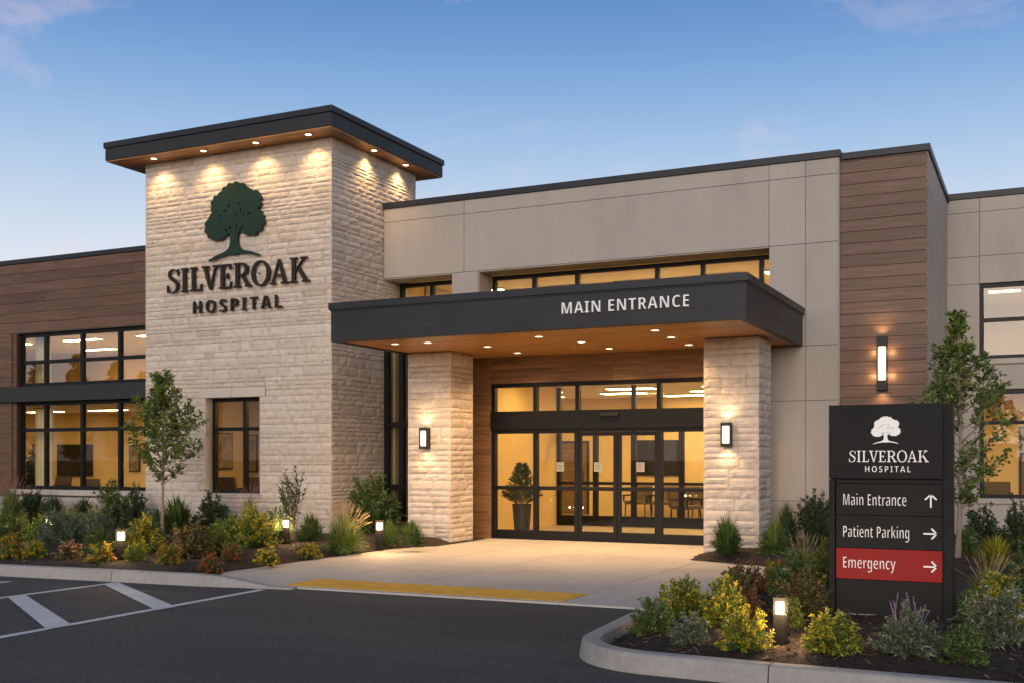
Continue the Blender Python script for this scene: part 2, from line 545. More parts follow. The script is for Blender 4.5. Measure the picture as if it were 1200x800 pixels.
# yellow tactile strip with truncated domes
ty = MB()
ty.box(xs[0] + g, xs[2] - g, 11.27, 12.03 - g, -.02, PZ + .003)
for i in range(62):
    for j in range(12):
        x = xs[0] + .04 + i * .0612; y = 11.31 + j * .061
        r = .017
        ty.add([(x - r, y - r, PZ + .003), (x + r, y - r, PZ + .003), (x + r, y + r, PZ + .003), (x - r, y + r, PZ + .003), (x - r * .6, y - r * .6, PZ + .009), (x + r * .6, y - r * .6, PZ + .009), (x + r * .6, y + r * .6, PZ + .009), (x - r * .6, y + r * .6, PZ + .009)],
               [(4, 5, 6, 7), (0, 1, 5, 4), (1, 2, 6, 5), (2, 3, 7, 6), (3, 0, 4, 7)])
struct(ty.build('tactile_strip', M['yellow']))

# kerbs swept along a path, in cast lengths with open joints
def kerb(name, path, h0, width=.17, step=2.4, flip=1):
    pts = [Vector((p[0], p[1], 0)) for p in path]
    hs = [p[2] if len(p) > 2 else h0 for p in path]
    d = [0]
    for i in range(1, len(pts)): d.append(d[-1] + (pts[i] - pts[i - 1]).length)
    tot = d[-1]
    def at(s):
        s = max(0, min(tot, s))
        for i in range(1, len(pts)):
            if s <= d[i] or i == len(pts) - 1:
                k = (s - d[i - 1]) / max(1e-6, d[i] - d[i - 1])
                i0, i1 = max(0, i - 2), min(len(pts) - 1, i + 1)
                ta = (pts[i] - pts[i0]).normalized(); tb = (pts[i1] - pts[i - 1]).normalized()
                t = (ta * (1 - k) + tb * k).normalized()
                nrm = Vector((-t.y, t.x, 0)) * flip
                return pts[i - 1].lerp(pts[i], k), nrm, hs[i - 1] * (1 - k) + hs[i] * k
    b = MB()
    ns = max(1, round(tot / step)); sl = tot / ns
    for k in range(ns):
        s0, s1 = k * sl + .005, (k + 1) * sl - .005
        m = max(2, int((s1 - s0) / .14))
        base = len(b.v)
        prof_n = 8
        for i in range(m + 1):
            p, n, h = at(s0 + (s1 - s0) * i / m)
            for off, z in ((0, -.08), (0.004, .02), (.022, h - .028), (.030, h - .010), (.048, h), (width - .012, h), (width, h - .012), (width, -.08)):
                q = p + n * off
                b.v.append((q.x, q.y, max(z, -.08)))
        for i in range(m):
            for j in range(prof_n - 1):
                a = base + i * prof_n + j
                b.f.append((a, a + prof_n, a + prof_n + 1, a + 1) if flip > 0 else (a, a + 1, a + prof_n + 1, a + prof_n)); b.m.append(0)
        b.f.append(tuple(base + j for j in range(prof_n))); b.m.append(0)
        b.f.append(tuple(base + m * prof_n + j for j in range(prof_n))[::-1]); b.m.append(0)
    return struct(b.build(name, M['kerb'], smooth=False))
kerb('kerb', [(-30, 10.36, .15), (-12.9, 10.56, .15), (-11.3, 10.68, .15), (-9.65, 10.79, .15), (-9.3, 10.84, .13), (-8.62, 10.96, .024), (-8.3, 11.0, .022)], .15, flip=1, step=2.75)
arc = []
for k in range(0, 13):
    w = R(180 + 90 * k / 12)
    arc.append((-2.62 + .86 * math.cos(w), 8.66 + .86 * math.sin(w)))
kerb('kerb_island', [(-3.66, 11.15, .03), (-3.6, 10.6, .10), (-3.57, 9.9, .15), (-3.52, 9.2, .15)] + [(x, y, .15) for x, y in arc] + [(-1.9, 7.76, .15), (-.4, 7.72, .15), (14, 7.5, .15)], .15, flip=1, step=1.55)

# planting beds: mulch ground with relief, chips lying on it
def smooth01(x):
    x = max(0, min(1, x)); return x * x * (3 - 2 * x)
def inside(poly, x, y):
    c = False
    for i in range(len(poly)):
        x0, y0 = poly[i]; x1, y1 = poly[i - 1]
        if (y0 > y) != (y1 > y) and x < (x1 - x0) * (y - y0) / (y1 - y0) + x0: c = not c
    return c
def edist(poly, x, y):
    best = 9
    for i in range(len(poly)):
        ax, ay = poly[i]; bx, by = poly[i - 1]
        dx, dy = bx - ax, by - ay
        k = max(0, min(1, ((x - ax) * dx + (y - ay) * dy) / (dx * dx + dy * dy + 1e-9)))
        best = min(best, math.hypot(x - ax - dx * k, y - ay - dy * k))
    return best
BEDS = {
 'left': [(-29, 10.52), (-12.9, 10.71), (-11.3, 10.83), (-9.66, 10.95), (-10.37, 11.86), (-10.37, 16.5), (-9.9, 17.55), (-9.9, 18.2), (-10.0, 19.6), (-29, 19.6)],
 'column': [(-5.02, 16.78), (-2.3, 15.74), (-2.3, 15.5), (8.5, 15.0), (8.5, 24.2), (-1.8, 24.2), (-1.8, 19.95), (-5.1, 19.6), (-5.15, 17.9)],
 'island': [(-3.45, 11.2), (-3.40, 9.2), (-3.33, 8.62), (-3.1, 8.2), (-2.62, 7.97), (-1.9, 7.93), (-.4, 7.89), (14, 7.67), (14, 15.2), (-2.3, 15.2), (-2.3, 13.88), (-3.40, 13.88)],
}
def bed_z(name, x, y):
    poly = BEDS[name]
    return .03 + .115 * smooth01(edist(poly, x, y) / .45) + .03 * (noise.noise((x * .9, y * .9, 1)) ) * smooth01(edist(poly, x, y) / .5) + .012 * noise.noise((x * 7, y * 7, 3))
def bed(name, key, step, zoff=0):
    poly = BEDS[key]
    xs_ = [p[0] for p in poly]; ys_ = [p[1] for p in poly]
    x0, x1, y0, y1 = min(xs_), max(xs_), min(ys_), max(ys_)
    nx, ny = int((x1 - x0) / step), int((y1 - y0) / step)
    b = MB(); idx = {}
    def vid(i, j):
        if (i, j) not in idx:
            x, y = x0 + (x1 - x0) * i / nx, y0 + (y1 - y0) * j / ny
            if not inside(poly, x, y):      # snap strays onto the edge
                best = None
                for q in range(len(poly)):
                    ax, ay = poly[q]; bx, by = poly[q - 1]
                    dx, dy = bx - ax, by - ay
                    k = max(0, min(1, ((x - ax) * dx + (y - ay) * dy) / (dx * dx + dy * dy + 1e-9)))
                    px, py = ax + dx * k, ay + dy * k
                    dd = math.hypot(px - x, py - y)
                    if best is None or dd < best[0]: best = (dd, px, py)
                x, y = best[1], best[2]
            idx[(i, j)] = len(b.v); b.v.append((x, y, bed_z(key, x, y) + zoff))
        return idx[(i, j)]
    for i in range(nx):
        for j in range(ny):
            cx_, cy_ = x0 + (x1 - x0) * (i + .5) / nx, y0 + (y1 - y0) * (j + .5) / ny
            if inside(poly, cx_, cy_):
                b.f.append((vid(i, j), vid(i + 1, j), vid(i + 1, j + 1), vid(i, j + 1))); b.m.append(0)
    return struct(b.build(name, M['mulch'], smooth=True))
bed('planting_bed', 'left', .14); bed('planting_bed_entrance', 'column', .14); bed('planting_bed_island', 'island', .10)
rc = random.Random(5)
ch = MB()
for key, n, x0, x1, y0, y1 in (('left', 7000, -21, -9.8, 10.7, 17.5), ('island', 9000, -3.45, 3.2, 7.9, 12.5), ('column', 900, -5.1, 1, 15.3, 18)):
    for _ in range(n):
        x, y = rc.uniform(x0, x1), rc.uniform(y0, y1)
        if not inside(BEDS[key], x, y): continue
        z = bed_z(key, x, y) + .004
        l, w = rc.uniform(.012, .04), rc.uniform(.004, .011)
        a = rc.uniform(0, 6.3); ti = rc.uniform(-.5, .5)
        u = Vector((math.cos(a), math.sin(a), ti)).normalized() * l
        v = Vector((-math.sin(a), math.cos(a), rc.uniform(-.5, .5))).normalized() * w
        p = Vector((x, y, z + abs(ti) * l))
        ch.add([p - u - v, p + u - v * .6, p + u * .9 + v, p - u * .9 + v * .8], [(0, 1, 2, 3)])
o = ch.build('bark_chips', M['chips']); o['kind'] = 'stuff'

# ================================================================ THE HOSPITAL
BLD = thing('hospital_building', 'low modern hospital with pale stone tower, beige panels and dark flat roofs', 'building', (-8, 20, 0), world_parts=True)
def part(b, name, mat, label=None, bevel=0, smooth=False):
    o = b.build(name, mat, BLD, bevel=bevel, smooth=smooth)
    if label: o['label'] = label
    return o
def sub(b, name, mat, parent, bevel=0): return b.build(name, mat, parent, bevel=bevel)

rs = random.Random(11)
def stone_face(b, org, ud, nd, w, z0, z1, hs, ls, holes=(), proud=.025, seed=0, res=.075):
    """split-face courses on one wall face: every stone a rough-faced block of its own"""
    rr = random.Random(seed)
    org, ud, nd = Vector(org), Vector(ud), Vector(nd)
    cuts = sorted({z0, z1} | {h for u0, u1, a, c in holes for h in (a, c)})
    rows = []
    for a, c in zip(cuts[:-1], cuts[1:]):
        z = a
        while z < c - .02:
            h = rr.choice(hs)
            if c - z - h < min(hs) * .8: h = c - z
            h = min(h, c - z)
            rows.append((z, z + h)); z += h
    g_ = .0028
    for (za, zb) in rows:
        zm = (za + zb) / 2
        spans = [(0, w)]
        for u0, u1, a, c in holes:
            if a < zm < c:
                spans = [s for p, q in spans for s in ((p, min(q, u0)), (max(p, u1), q)) if s[1] - s[0] > .01]
        for p, q in spans:
            u = p
            while u < q - .02:
                l = rr.uniform(*ls) * (1.0 + .3 * (zb - za - .12) / .1)
                if q - u - l < ls[0] * .6: l = q - u
                l = min(l, q - u)
                pieces = [(za, zb)]
                if zb - za > .15 and rr.random() < .16:
                    mid = za + (zb - za) * rr.uniform(.4, .6); pieces = [(za, mid), (mid, zb)]
                for ya, yb in pieces:
                    d = proud * rr.uniform(.72, 1.0)
                    nx = max(3, int(l / res)); nz = max(3, int((yb - ya) / .045))
                    base = len(b.v)
                    s1, s2 = rr.uniform(0, 50), rr.uniform(0, 50)
                    tilt = rr.uniform(-.25, .25)
                    for i in range(nx + 1):
                        for j in range(nz + 1):
                            fu, fz = i / nx, j / nz
                            uu = u + g_ + (l - 2 * g_) * fu; zz = ya + g_ + (yb - ya - 2 * g_) * fz
                            edge = min(fu * l, (1 - fu) * l, fz * (yb - ya), (1 - fz) * (yb - ya))
                            e = min(1, edge / .016)
                            k = d * (.45 + .55 * math.sqrt(e)) + (noise.noise((uu * 8 + s1, zz * 10 + s2, s1)) * .008 + tilt * (fz - .5) * .010 + noise.noise((uu * 20, zz * 26, s2)) * .006) * (.25 + .75 * e)
                            if i in (0, nx) or j in (0, nz):
                                uu += rr.uniform(-.002, .002)
                            b.v.append(tuple(org + ud * uu + nd * max(k, .004) + Vector((0, 0, zz))))
                    W = nz + 1
                    for i in range(nx):
                        for j in range(nz):
                            a_ = base + i * W + j
                            b.f.append((a_, a_ + W, a_ + W + 1, a_ + 1)); b.m.append(0)
                    rim = [base + i * W for i in range(nx + 1)] + [base + nx * W + j for j in range(1, W)] + [base + i * W + nz for i in range(nx - 1, -1, -1)] + [base + j for j in range(nz - 1, 0, -1)]
                    nb = len(b.v)
                    for r_ in rim:
                        vv = Vector(b.v[r_]); dd = (vv - org).dot(nd)
                        b.v.append(tuple(vv - nd * (dd + .002)))
                    for i in range(len(rim)):
                        j = (i + 1) % len(rim)
                        b.f.append((rim[i], nb + i, nb + j, rim[j])); b.m.append(0)
                u += l

# ---- stone tower
TX0, TX1, TY0, TY1, TZ = -17.50, -12.65, 18.03, 21.25, 7.97
WX0, WX1, WZ0, WZ1 = -15.83, -14.42, .90, 2.89            # its window
core = MB()
core.box(TX0 + .02, WX0 - .02, TY0 + .02, TY0 + .32, 0, TZ)
core.box(WX1 + .02, TX1 - .02, TY0 + .02, TY0 + .32, 0, TZ)
core.box(WX0 - .02, WX1 + .02, TY0 + .02, TY0 + .32, 0, WZ0 - .09)
core.box(WX0 - .02, WX1 + .02, TY0 + .02, TY0 + .32, WZ1 + .01, TZ)
core.box(TX0 + .02, TX0 + .3, TY0 + .32, TY1, 0, TZ)
core.box(TX1 - .3, TX1 - .02, TY0 + .32, TY1, 0, TZ)
core.box(TX0 + .3, TX1 - .3, TY1 - .3, TY1, 0, TZ)
core.box(TX0 + .3, TX1 - .3, TY0 + .32, TY1 - .3, TZ - .2, TZ)
tower = part(core, 'tower_wall', M['mortar'], 'pale split-face stone tower wall')
tc_ = MB()
HS = [.07, .09, .105, .125, .15, .19]
LW = TX1 - TX0
stone_face(tc_, (TX0, TY0, 0), (1, 0, 0), (0, -1, 0), LW, .02, TZ, HS, (.20, .72), holes=[(WX0 - TX0, WX1 - TX0, WZ0 - .09, WZ1), (WX0 - TX0 - .16, WX1 - TX0 + .16, WZ1, WZ1 + .21)], seed=3)
stone_face(tc_, (TX1, TY0 - .02, 0), (0, 1, 0), (1, 0, 0), TY1 - TY0 + .02, .02, TZ, HS, (.20, .66), seed=4)
stone_face(tc_, (TX0, TY1, 0), (0, -1, 0), (-1, 0, 0), TY1 - TY0, .02, TZ, HS, (.3, .8), seed=5, res=.14)
sub(tc_, 'stone_cladding', M['stone'], tower)
lt = MB(); lt.box(WX0 - .15, (WX0 + WX1) / 2 - .003, TY0 - .03, TY0 + .2, WZ1, WZ1 + .2); lt.box((WX0 + WX1) / 2 + .003, WX1 + .15, TY0 - .03, TY0 + .2, WZ1, WZ1 + .2)
sub(lt, 'lintel', M['lintel'], tower, .008)
for xa, xb in ((WX0 - .018, WX0), (WX1, WX1 + .018)):
    rv = MB(); rv.box(xa, xb, TY0 + .0, TY0 + .31, WZ0, WZ1)
    sub(rv, 'reveal', M['lintel'], tower)

# ---- tower roof
rf = MB(); rf.box(-18.10, -12.26, 17.46, 21.80, 7.985, 8.245)
trf = part(rf, 'tower_roof', M['charcoal'], 'dark overhanging flat tower roof', .006)
cp = MB(); cp.box(-18.13, -12.23, 17.43, 21.83, 8.247, 8.37)
sub(cp, 'coping', M['coping'], trf, .008)
sf = MB()
y = 17.48
while y < 21.78:
    sf.box(-18.08, -12.28, y + .003, min(y + .14, 21.78) - .003, 7.962, 7.983); y += .14
sub(sf, 'soffit', M['soffit'], trf)

def frames(b, xs_, zs_, y, t=.06, d=.10, ends=True, wt=None):
    """mullions at xs_, transoms at zs_ on a plane facing -Y"""
    x0, x1, z0, z1 = xs_[0], xs_[-1], zs_[0], zs_[-1]
    for i, x in enumerate(xs_):
        a = x - t / 2
        if i == 0: a = x
        if i == len(xs_) - 1: a = x - t
        b.box(a, a + t, y, y + d, z0, z1)
    for j, z in enumerate(zs_):
        a = z - t / 2
        if j == 0: a = z
        if j == len(zs_) - 1: a = z - t
        for i in range(len(xs_) - 1):
            xa = xs_[i] + (t if i == 0 else t / 2); xb = xs_[i + 1] - (t if i == len(xs_) - 2 else t / 2)
            b.box(xa, xb, y + .006, y + d - .01, a, a + t)
def window(xs_, zs_, y, t=.06, label=None, sill=None, glass='glass'):
    b = MB(); frames(b, xs_, zs_, y, t)
    o = part(b, 'window', M['frame'], label)
    p = MB(); p.quad((xs_[0] + .01, y + .05, zs_[0] + .01), (xs_[-1] - .01, y + .05, zs_[0] + .01), (xs_[-1] - .01, y + .05, zs_[-1] - .01), (xs_[0] + .01, y + .05, zs_[-1] - .01))
    sub(p, 'pane', M[glass], o)
    if sill:
        s = MB(); s.box(*sill); sub(s, 'sill', M['sill'], o, .008)
    return o
window([WX0, -14.98, WX1], [WZ0, 2.24, WZ1], TY0 + .20, .075, 'tall black-framed window in the stone tower', (WX0 - .018, WX1 + .018, TY0 - .05, TY0 + .3, WZ0 - .087, WZ0 - .002))

# ---- siding and panel generators
def siding(b, x0, x1, z0, z1, y, h=.205, t=.02, seed=0, cuts=None):
    rr = random.Random(seed)
    z = z0
    while z < z1 - .01:
        zt = min(z + h, z1)
        segs = [x0]
        x = x0 + rr.uniform(1.2, 3.4)
        while x < x1 - .6:
            segs.append(x); x += rr.uniform(2.4, 3.7)
        segs.append(x1)
        for a, c in zip(segs[:-1], segs[1:]):
            b.box(a + .0012, c - .0012, y - t, y, z + .004, zt - .0065)
        z = zt
def panels_x(b, cells, y, t=.02, g=.005):
    for x0, x1, z0, z1 in cells: b.box(x0 + g, x1 - g, y - t, y, z0 + g, z1 - g)

# ---- main block, upper wall
MW = 19.90
bk = MB()
bk.box(-12.62, -3.24, MW + .02, MW + .60, 5.44, 6.90)
bk.box(-10.96, -10.38, MW + .02, MW + .60, 4.20, 5.44)
bk.box(-4.44, -3.24, MW + .02, MW + .60, 0, 5.44)
main = part(bk, 'main_wall', M['joint'], 'beige panelled upper wall above the entrance')
cells = []
for z0, z1 in ((5.43, 6.62), (6.62, 6.90)):
    for x0, x1 in ((-12.62, -10.69), (-10.69, -4.45), (-4.45, -3.80), (-3.80, -3.24)): cells.append((x0, x1, z0, z1))
for z0, z1 in ((0, .86), (.86, 2.65), (2.65, 3.62), (3.62, 5.43)):
    for x0, x1 in ((-4.45, -3.80), (-3.80, -3.24)): cells.append((x0, x1, z0, z1))
cells.append((-10.97, -10.37, 4.2, 5.43))
pn = MB(); panels_x(pn, cells, MW + .02)
# returns of the recess (sides of the piers, underside of the wall)
pn.box(-10.375, -10.355, MW + .025, MW + .60, 4.2, 5.425)
pn.box(-10.985, -10.965, MW + .025, MW + .60, 4.2, 5.425)
pn.box(-12.6, -10.99, MW + .025, MW + .6, 5.41, 5.432); pn.box(-10.35, -4.46, MW + .025, MW + .6, 5.41, 5.432)
pn.box(-3.24, -3.222, MW + .005, MW + .6, 0, 6.9)
sub(pn, 'wall_panels', M['panel'], main)
cp = MB(); cp.box(-12.64, -3.20, MW - .03, MW + .62, 6.902, 7.03)
sub(cp, 'coping', M['coping'], main, .006)
CY = 20.5
window([-10.35, -9.39, -8.44, -6.76, -5.85, -4.73, -4.46], [4.22, 5.40], CY, .085, 'long strip window above the entrance canopy')
window([-12.6, -11.8, -10.99], [4.22, 5.40], CY, .085, 'short strip window beside the stone tower')

# ---- wood bay to the right of the main block
wb = MB(); wb.box(-3.22, -1.792, 20.022, 24.35, 0, 6.858)
bay = part(wb, 'wood_bay', M['joint'], 'tall brown wood-clad bay')
sd = MB(); siding(sd, -3.22, -1.77, 0, 6.86, 20.02, .207, seed=8)
sub(sd, 'siding', M['wood'], bay)
pn = MB()
ycuts = [20.0, 21.9, 22.9, 24.26]; zc = [0, .95, 2.6, 3.6, 5.3, 6.25, 6.86]
for ya, yb in zip(ycuts[:-1], ycuts[1:]):
    for za, zb in zip(zc[:-1], zc[1:]): pn.box(-1.79, -1.77, ya + .004, yb - .004, za + .004, zb - .004)
sub(pn, 'side_panels', M['panel'], bay)
cp = MB(); cp.box(-3.24, -1.73, 19.96, 24.3, 6.862, 6.98)
sub(cp, 'coping', M['coping'], bay, .006)

# ---- right wing
RY = 24.27
rw = MB()
RWX = 9.0
rx = [-1.77, -1.16, .55, 1.2, 3.0, RWX]
rw.box(-1.95, -1.16, RY + .02, RY + .3, 0, 6.9)
for a, c in ((5.16, 6.9), (3.02, 3.62), (0, .80)): rw.box(-1.16, .9, RY + .02, RY + .3, a, c)
rw.box(.9, RWX, RY + .02, RY + .3, 0, 6.9)
rwing = part(rw, 'right_wing_wall', M['joint'], 'beige panelled side wing wall')
cells = []
for z0, z1 in ((0, .80), (.80, 1.9), (1.9, 3.02), (3.02, 3.62), (3.62, 5.16), (5.16, 5.72), (5.72, 6.62), (6.62, 6.9)):
    for x0, x1 in ((-1.80, -1.16), (-1.16, .9), (.9, 3.5), (3.5, 6), (6, RWX)):
        if x0 == -1.16 and (.80 <= z0 < 3.0 or 3.62 <= z0 < 5.1): continue
        cells.append((x0, x1, z0, z1))
pn = MB(); panels_x(pn, cells, RY + .02); sub(pn, 'wall_panels', M['panel'], rwing)
cp = MB(); cp.box(-1.75, RWX + .03, RY - .03, RY + .35, 6.902, 7.03); sub(cp, 'coping', M['coping'], rwing, .006)
window([-1.16, .0, .9], [3.64, 4.42, 5.15], RY + .05, .075, 'upper window of the right wing', (-1.2, .94, RY - .06, RY + .05, 3.53, 3.638), glass='tinted')
window([-1.16, .0, .9], [.82, 2.35, 3.0], RY + .05, .075, 'ground floor window of the right wing', (-1.2, .94, RY - .06, RY + .05, .71, .818))

# ---- left wing
LY = 19.0
lw = MB()
LX0, LX1 = -30.0, -17.52
wx0, wx1 = -22.80, -17.56
lw.box(LX0, wx0, LY + .02, LY + .35, 0, 6.36)
lw.box(wx0, LX1, LY + .02, LY + .35, 4.66, 6.36)
lw.box(wx0, LX1, LY + .02, LY + .35, 0, .80)
lw.box(wx0, LX1, LY + .10, LY + .35, 3.0, 3.38)
lwing = part(lw, 'left_wing_wall', M['joint'], 'wood-clad left wing wall')
sd = MB()
siding(sd, LX0, LX1, 4.68, 6.36, LY + .02, .24, seed=21)
siding(sd, LX0, wx0, 3.38, 4.68, LY + .02, .24, seed=22)
siding(sd, LX0, wx0, .80, 3.0, LY + .02, .24, seed=23)
sub(sd, 'siding', M['wood'], lwing)
bs = MB(); bs.box(LX0, LX1, LY - .02, LY + .019, 0, .70); sub(bs, 'base_wall', M['sill'], lwing)
cp = MB(); cp.box(LX0, LX1, LY - .04, LY + .4, 6.362, 6.47); sub(cp, 'coping', M['coping'], lwing, .006)
bd = MB(); bd.box(LX0, LX1, LY - .12, LY + .09, 3.0, 3.365)
sub(bd, 'dark_band', M['charcoal'], lwing, .008)
mxs = [-22.66, -21.79, -20.58, -19.38, -18.2, -17.56]
window(mxs, [3.38, 3.97, 4.66], LY + .12, .085, 'upper ribbon window of the left wing', glass='coated')
window(mxs, [.88, 2.32, 3.0], LY + .12, .085, 'ground floor ribbon window of the left wing', (wx0, LX1, LY - .05, LY + .12, .75, .878))
for za, zb in ((.88, 3.0), (3.38, 4.66)):
    wr = MB(); wr.box(wx0, -22.662, LY + .03, LY + .3, za, zb)
    sub(wr, 'reveal', M['wood'], lwing)

# ---- entrance canopy
can = MB()
CX0, CX1, CFY, CBY = -11.06, -3.85, 15.74, MW - .004
can.box(CX0, CX1, CFY, CBY, 3.812, 4.14)
can.box(CX0 - .0, CX1 + .0, CFY + .0, CFY + .12, 3.62, 3.806)
can.box(CX1 - .12, CX1, CFY + .12, CBY, 3.62, 3.806)
can.box(CX0, CX0 + .12, CFY + .12, CBY, 3.62, 3.806)
can.box(CX0 + .12, CX1 - .12, CFY + .12, CBY, 3.70, 3.812)
canopy = part(can, 'entrance_canopy', M['charcoal'], 'flat charcoal canopy over the main entrance', .005)
sh = MB(); sh.box(CX0 + .006, CX1 - .006, CFY + .006, CBY, 3.80, 3.82); sub(sh, 'shadow_gap', M['joint'], canopy)
cp = MB(); cp.box(CX0 - .035, CX1 + .035, CFY - .035, CBY, 4.165, 4.285); cp.box(CX0 - .012, CX1 + .012, CFY - .012, CBY, 4.14, 4.167)
sub(cp, 'coping', M['coping'], canopy, .008)
sf = MB()
y = CFY + .125
while y < 19.7:
    yb = min(y + .135, 19.72)
    xx = [CX0 + .125] + sorted(rs.uniform(CX0 + 1, CX1 - 1) for _ in range(2)) + [CX1 - .125]
    for a, c in zip(xx[:-1], xx[1:]): sf.box(a + .0012, c - .0012, y + .0015, yb - .0015, 3.638, 3.66)
    y = yb
sub(sf, 'soffit', M['soffit'], canopy)

# ---- columns
for x0, sd_ in ((-10.94, 31), (-5.15, 41)):
    c = MB(); c.box(x0 + .03, x0 + .91, 18.12, 18.98, 0, 3.64)
    cc = part(c, 'column', M['mortar'], 'square stone column with split-face courses')
    s = MB(); hs = [.10, .12, .145, .17, .20]
    stone_face(s, (x0 + .015, 18.105, 0), (1, 0, 0), (0, -1, 0), .91, .03, 3.62, hs, (.26, .6), seed=sd_, proud=.030)
    stone_face(s, (x0 + .925, 18.09, 0), (0, 1, 0), (1, 0, 0), .90, .03, 3.62, hs, (.26, .6), seed=sd_ , proud=.030)
    stone_face(s, (x0 + .925, 18.995, 0), (-1, 0, 0), (0, 1, 0), .91, .03, 3.62, hs, (.26, .6), seed=sd_, proud=.03, res=.12)
    stone_face(s, (x0 + .015, 18.995, 0), (0, -1, 0), (-1, 0, 0), .90, .03, 3.62, hs, (.26, .6), seed=sd_, proud=.03, res=.12)
    sub(s, 'stone_cladding', M['stone'], cc)

# ---- entrance front: wood surround, storefront frames, sliding doors
DY = 19.78
ew = MB()
ew.box(-11.58, -10.0, DY, DY + .14, 0, 3.66)
ew.box(-10.0, -4.46, DY, DY + .14, 3.115, 3.66)
ew.box(-11.58, -4.46, DY + .14, DY + .7, 3.66, 4.22)
ewp = part(ew, 'entrance_surround', M['joint'], 'wood panelled surround of the entrance doors')
sd = MB()
z = 0
for zt in (.55, 1.15, 1.75, 2.36, 2.96, 3.66):
    sd.box(-11.57, -10.004, DY - .02, DY, z + .003, zt - .003); z = zt
for zt, zb in ((3.39, 3.118), (3.655, 3.39)): 
    for a, c in ((-10.004, -7.4), (-7.4, -4.47)): sd.box(a + .002, c - .002, DY - .02, DY, zb + .003, zt - .003)
sub(sd, 'wood_panels', M['entry_wood'], ewp)

ef = MB()
t = .08
for x in (-10.0, -9.04 - t / 2, -8.14 - t / 2, -6.49 - t / 2, -5.58 - t / 2, -4.55):
    ef.box(x, x + t, DY + .0, DY + .13, 2.56, 3.11)
for x in (-10.0, -9.04 - t / 2, -8.16 - t / 2, -6.47 - t / 2, -5.58 - t / 2, -4.55):
    ef.box(x, x + t, DY + .0, DY + .13, 0, 2.20)
ef.box(-9.92, -4.55, DY + .01, DY + .12, 3.04, 3.108)
ef.box(-10.0, -4.47, DY - .05, DY + .16, 2.20, 2.56)
for a, c in ((-9.92, -9.08), (-9.0, -8.20), (-6.43, -5.62), (-5.54, -4.55)):
    ef.box(a, c, DY + .01, DY + .12, 0.0, .20); ef.box(a, c, DY + .02, DY + .11, 1.0, 1.075); ef.box(a, c, DY + .01, DY + .12, 2.12, 2.20)
ef.box(-8.1, -6.5, DY + .005, DY + .12, 2.14, 2.20)
efo = part(ef, 'entrance_frame', M['frame'], 'black aluminium entrance storefront frame', .003)
p = MB()
p.quad((-9.99, DY + .065, 2.57), (-4.5, DY + .065, 2.57), (-4.5, DY + .065, 3.1), (-9.99, DY + .065, 3.1))
for a, c in ((-9.96, -9.04), (-9.04, -8.18), (-6.45, -5.58), (-5.58, -4.5)): p.quad((a, DY + .065, .02), (c, DY + .065, .02), (c, DY + .065, 2.19), (a, DY + .065, 2.19))
sub(p, 'pane', M['glass'], efo)
s = MB(); s.box(-7.62, -7.25, DY - .12, DY - .052, 2.43, 2.50); sub(s, 'door_sensor', M['pot'], efo, .01)
st = MB()
def notice(b, x, z, y):
    b.box(x - .08, x + .08, y - .004, y - .001, z - .09, z + .09, 0)
    for k in range(5): b.box(x - .06, x + .06 - .03 * (k % 2), y - .007, y - .0045, z + .055 - k * .028, z + .064 - k * .028, 1)
M['notice'] = plain('grey_notice_film', (.34, .33, .29), .7, 0, .05)
M['notice_ink'] = plain('notice_ink', (.10, .10, .09), .7)
notice(st, -8.52, 1.46, DY + .06); sub(st, 'door_notice', [M['notice'], M['notice_ink']], efo)
for a, c, nx in ((-8.13, -7.325, -7.72), (-7.315, -6.50, -6.86)):
    d = MB()
    d.box(a, a + .075, DY + .015, DY + .07, .02, 2.135); d.box(c - .075, c, DY + .015, DY + .07, .02, 2.135)
    d.box(a + .075, c - .075, DY + .018, DY + .067, .02, .21); d.box(a + .075, c - .075, DY + .018, DY + .067, 1.0, 1.075); d.box(a + .075, c - .075, DY + .018, DY + .067, 2.06, 2.135)
    do = part(d, 'sliding_door', M['frame'], None, .003)
    p = MB(); p.quad((a + .07, DY + .042, .2), (c - .07, DY + .042, .2), (c - .07, DY + .042, 2.07), (a + .07, DY + .042, 2.07)); sub(p, 'pane', M['glass'], do)
    st = MB(); notice(st, nx, 1.46, DY + .036); sub(st, 'door_notice', [M['notice'], M['notice_ink']], do)
# side light between the tower and the left column
window([-12.62, -12.2, -11.6], [.30, 1.02, 2.34, 4.18], DY + .12, .11, 'narrow full height side window beside the stone tower')
lb = MB(); lb.box(-12.62, -11.58, DY + .1, DY + .22, 0, .30); part(lb, 'plinth', M['joint'])

# ---- rooms behind the glass
def room(x0, x1, y0, y1, z0, z1, wall, label, floor=None, back=True, left=True, right=True):
    w = MB()
    if back: w.box(x0, x1, y1, y1 + .12, z0, z1)
    if left: w.box(x0 - .12, x0, y0, y1 + .12, z0, z1)
    if right: w.box(x1, x1 + .12, y0, y1 + .12, z0, z1)
    o = part(w, 'room_wall', wall, label)
    c = MB(); c.box(x0 - .12, x1 + .12, y0, y1 + .12, z1, z1 + .08); sub(c, 'room_ceiling', M['inner_ceiling'], o)
    f = MB(); f.box(x0 - .12, x1 + .12, y0, y1 + .12, z0 - .08, z0 - .002); sub(f, 'room_floor', floor or M['inner_floor'], o)
    return o
room(-29.0, -17.75, 19.36, 23.6, .25, 2.94, M['inner_wall'], 'golden wall of the left wing waiting room')
room(-29.0, -17.75, 19.36, 25.0, 3.36, 4.80, M['inner_wall'], 'wall of the left wing upper room')
room(-17.15, -13.0, 18.36, 20.9, .35, 3.1, M['dark_room'], 'wall of the dim room in the tower')
room(-12.5, -11.62, 20.15, 22.5, .12, 4.15, M['dark_room'], 'wall behind the narrow side window')
room(-12.45, -3.6, 20.62, 27.5, 4.1, 5.50, M['inner_wall'], 'wall of the room above the entrance')
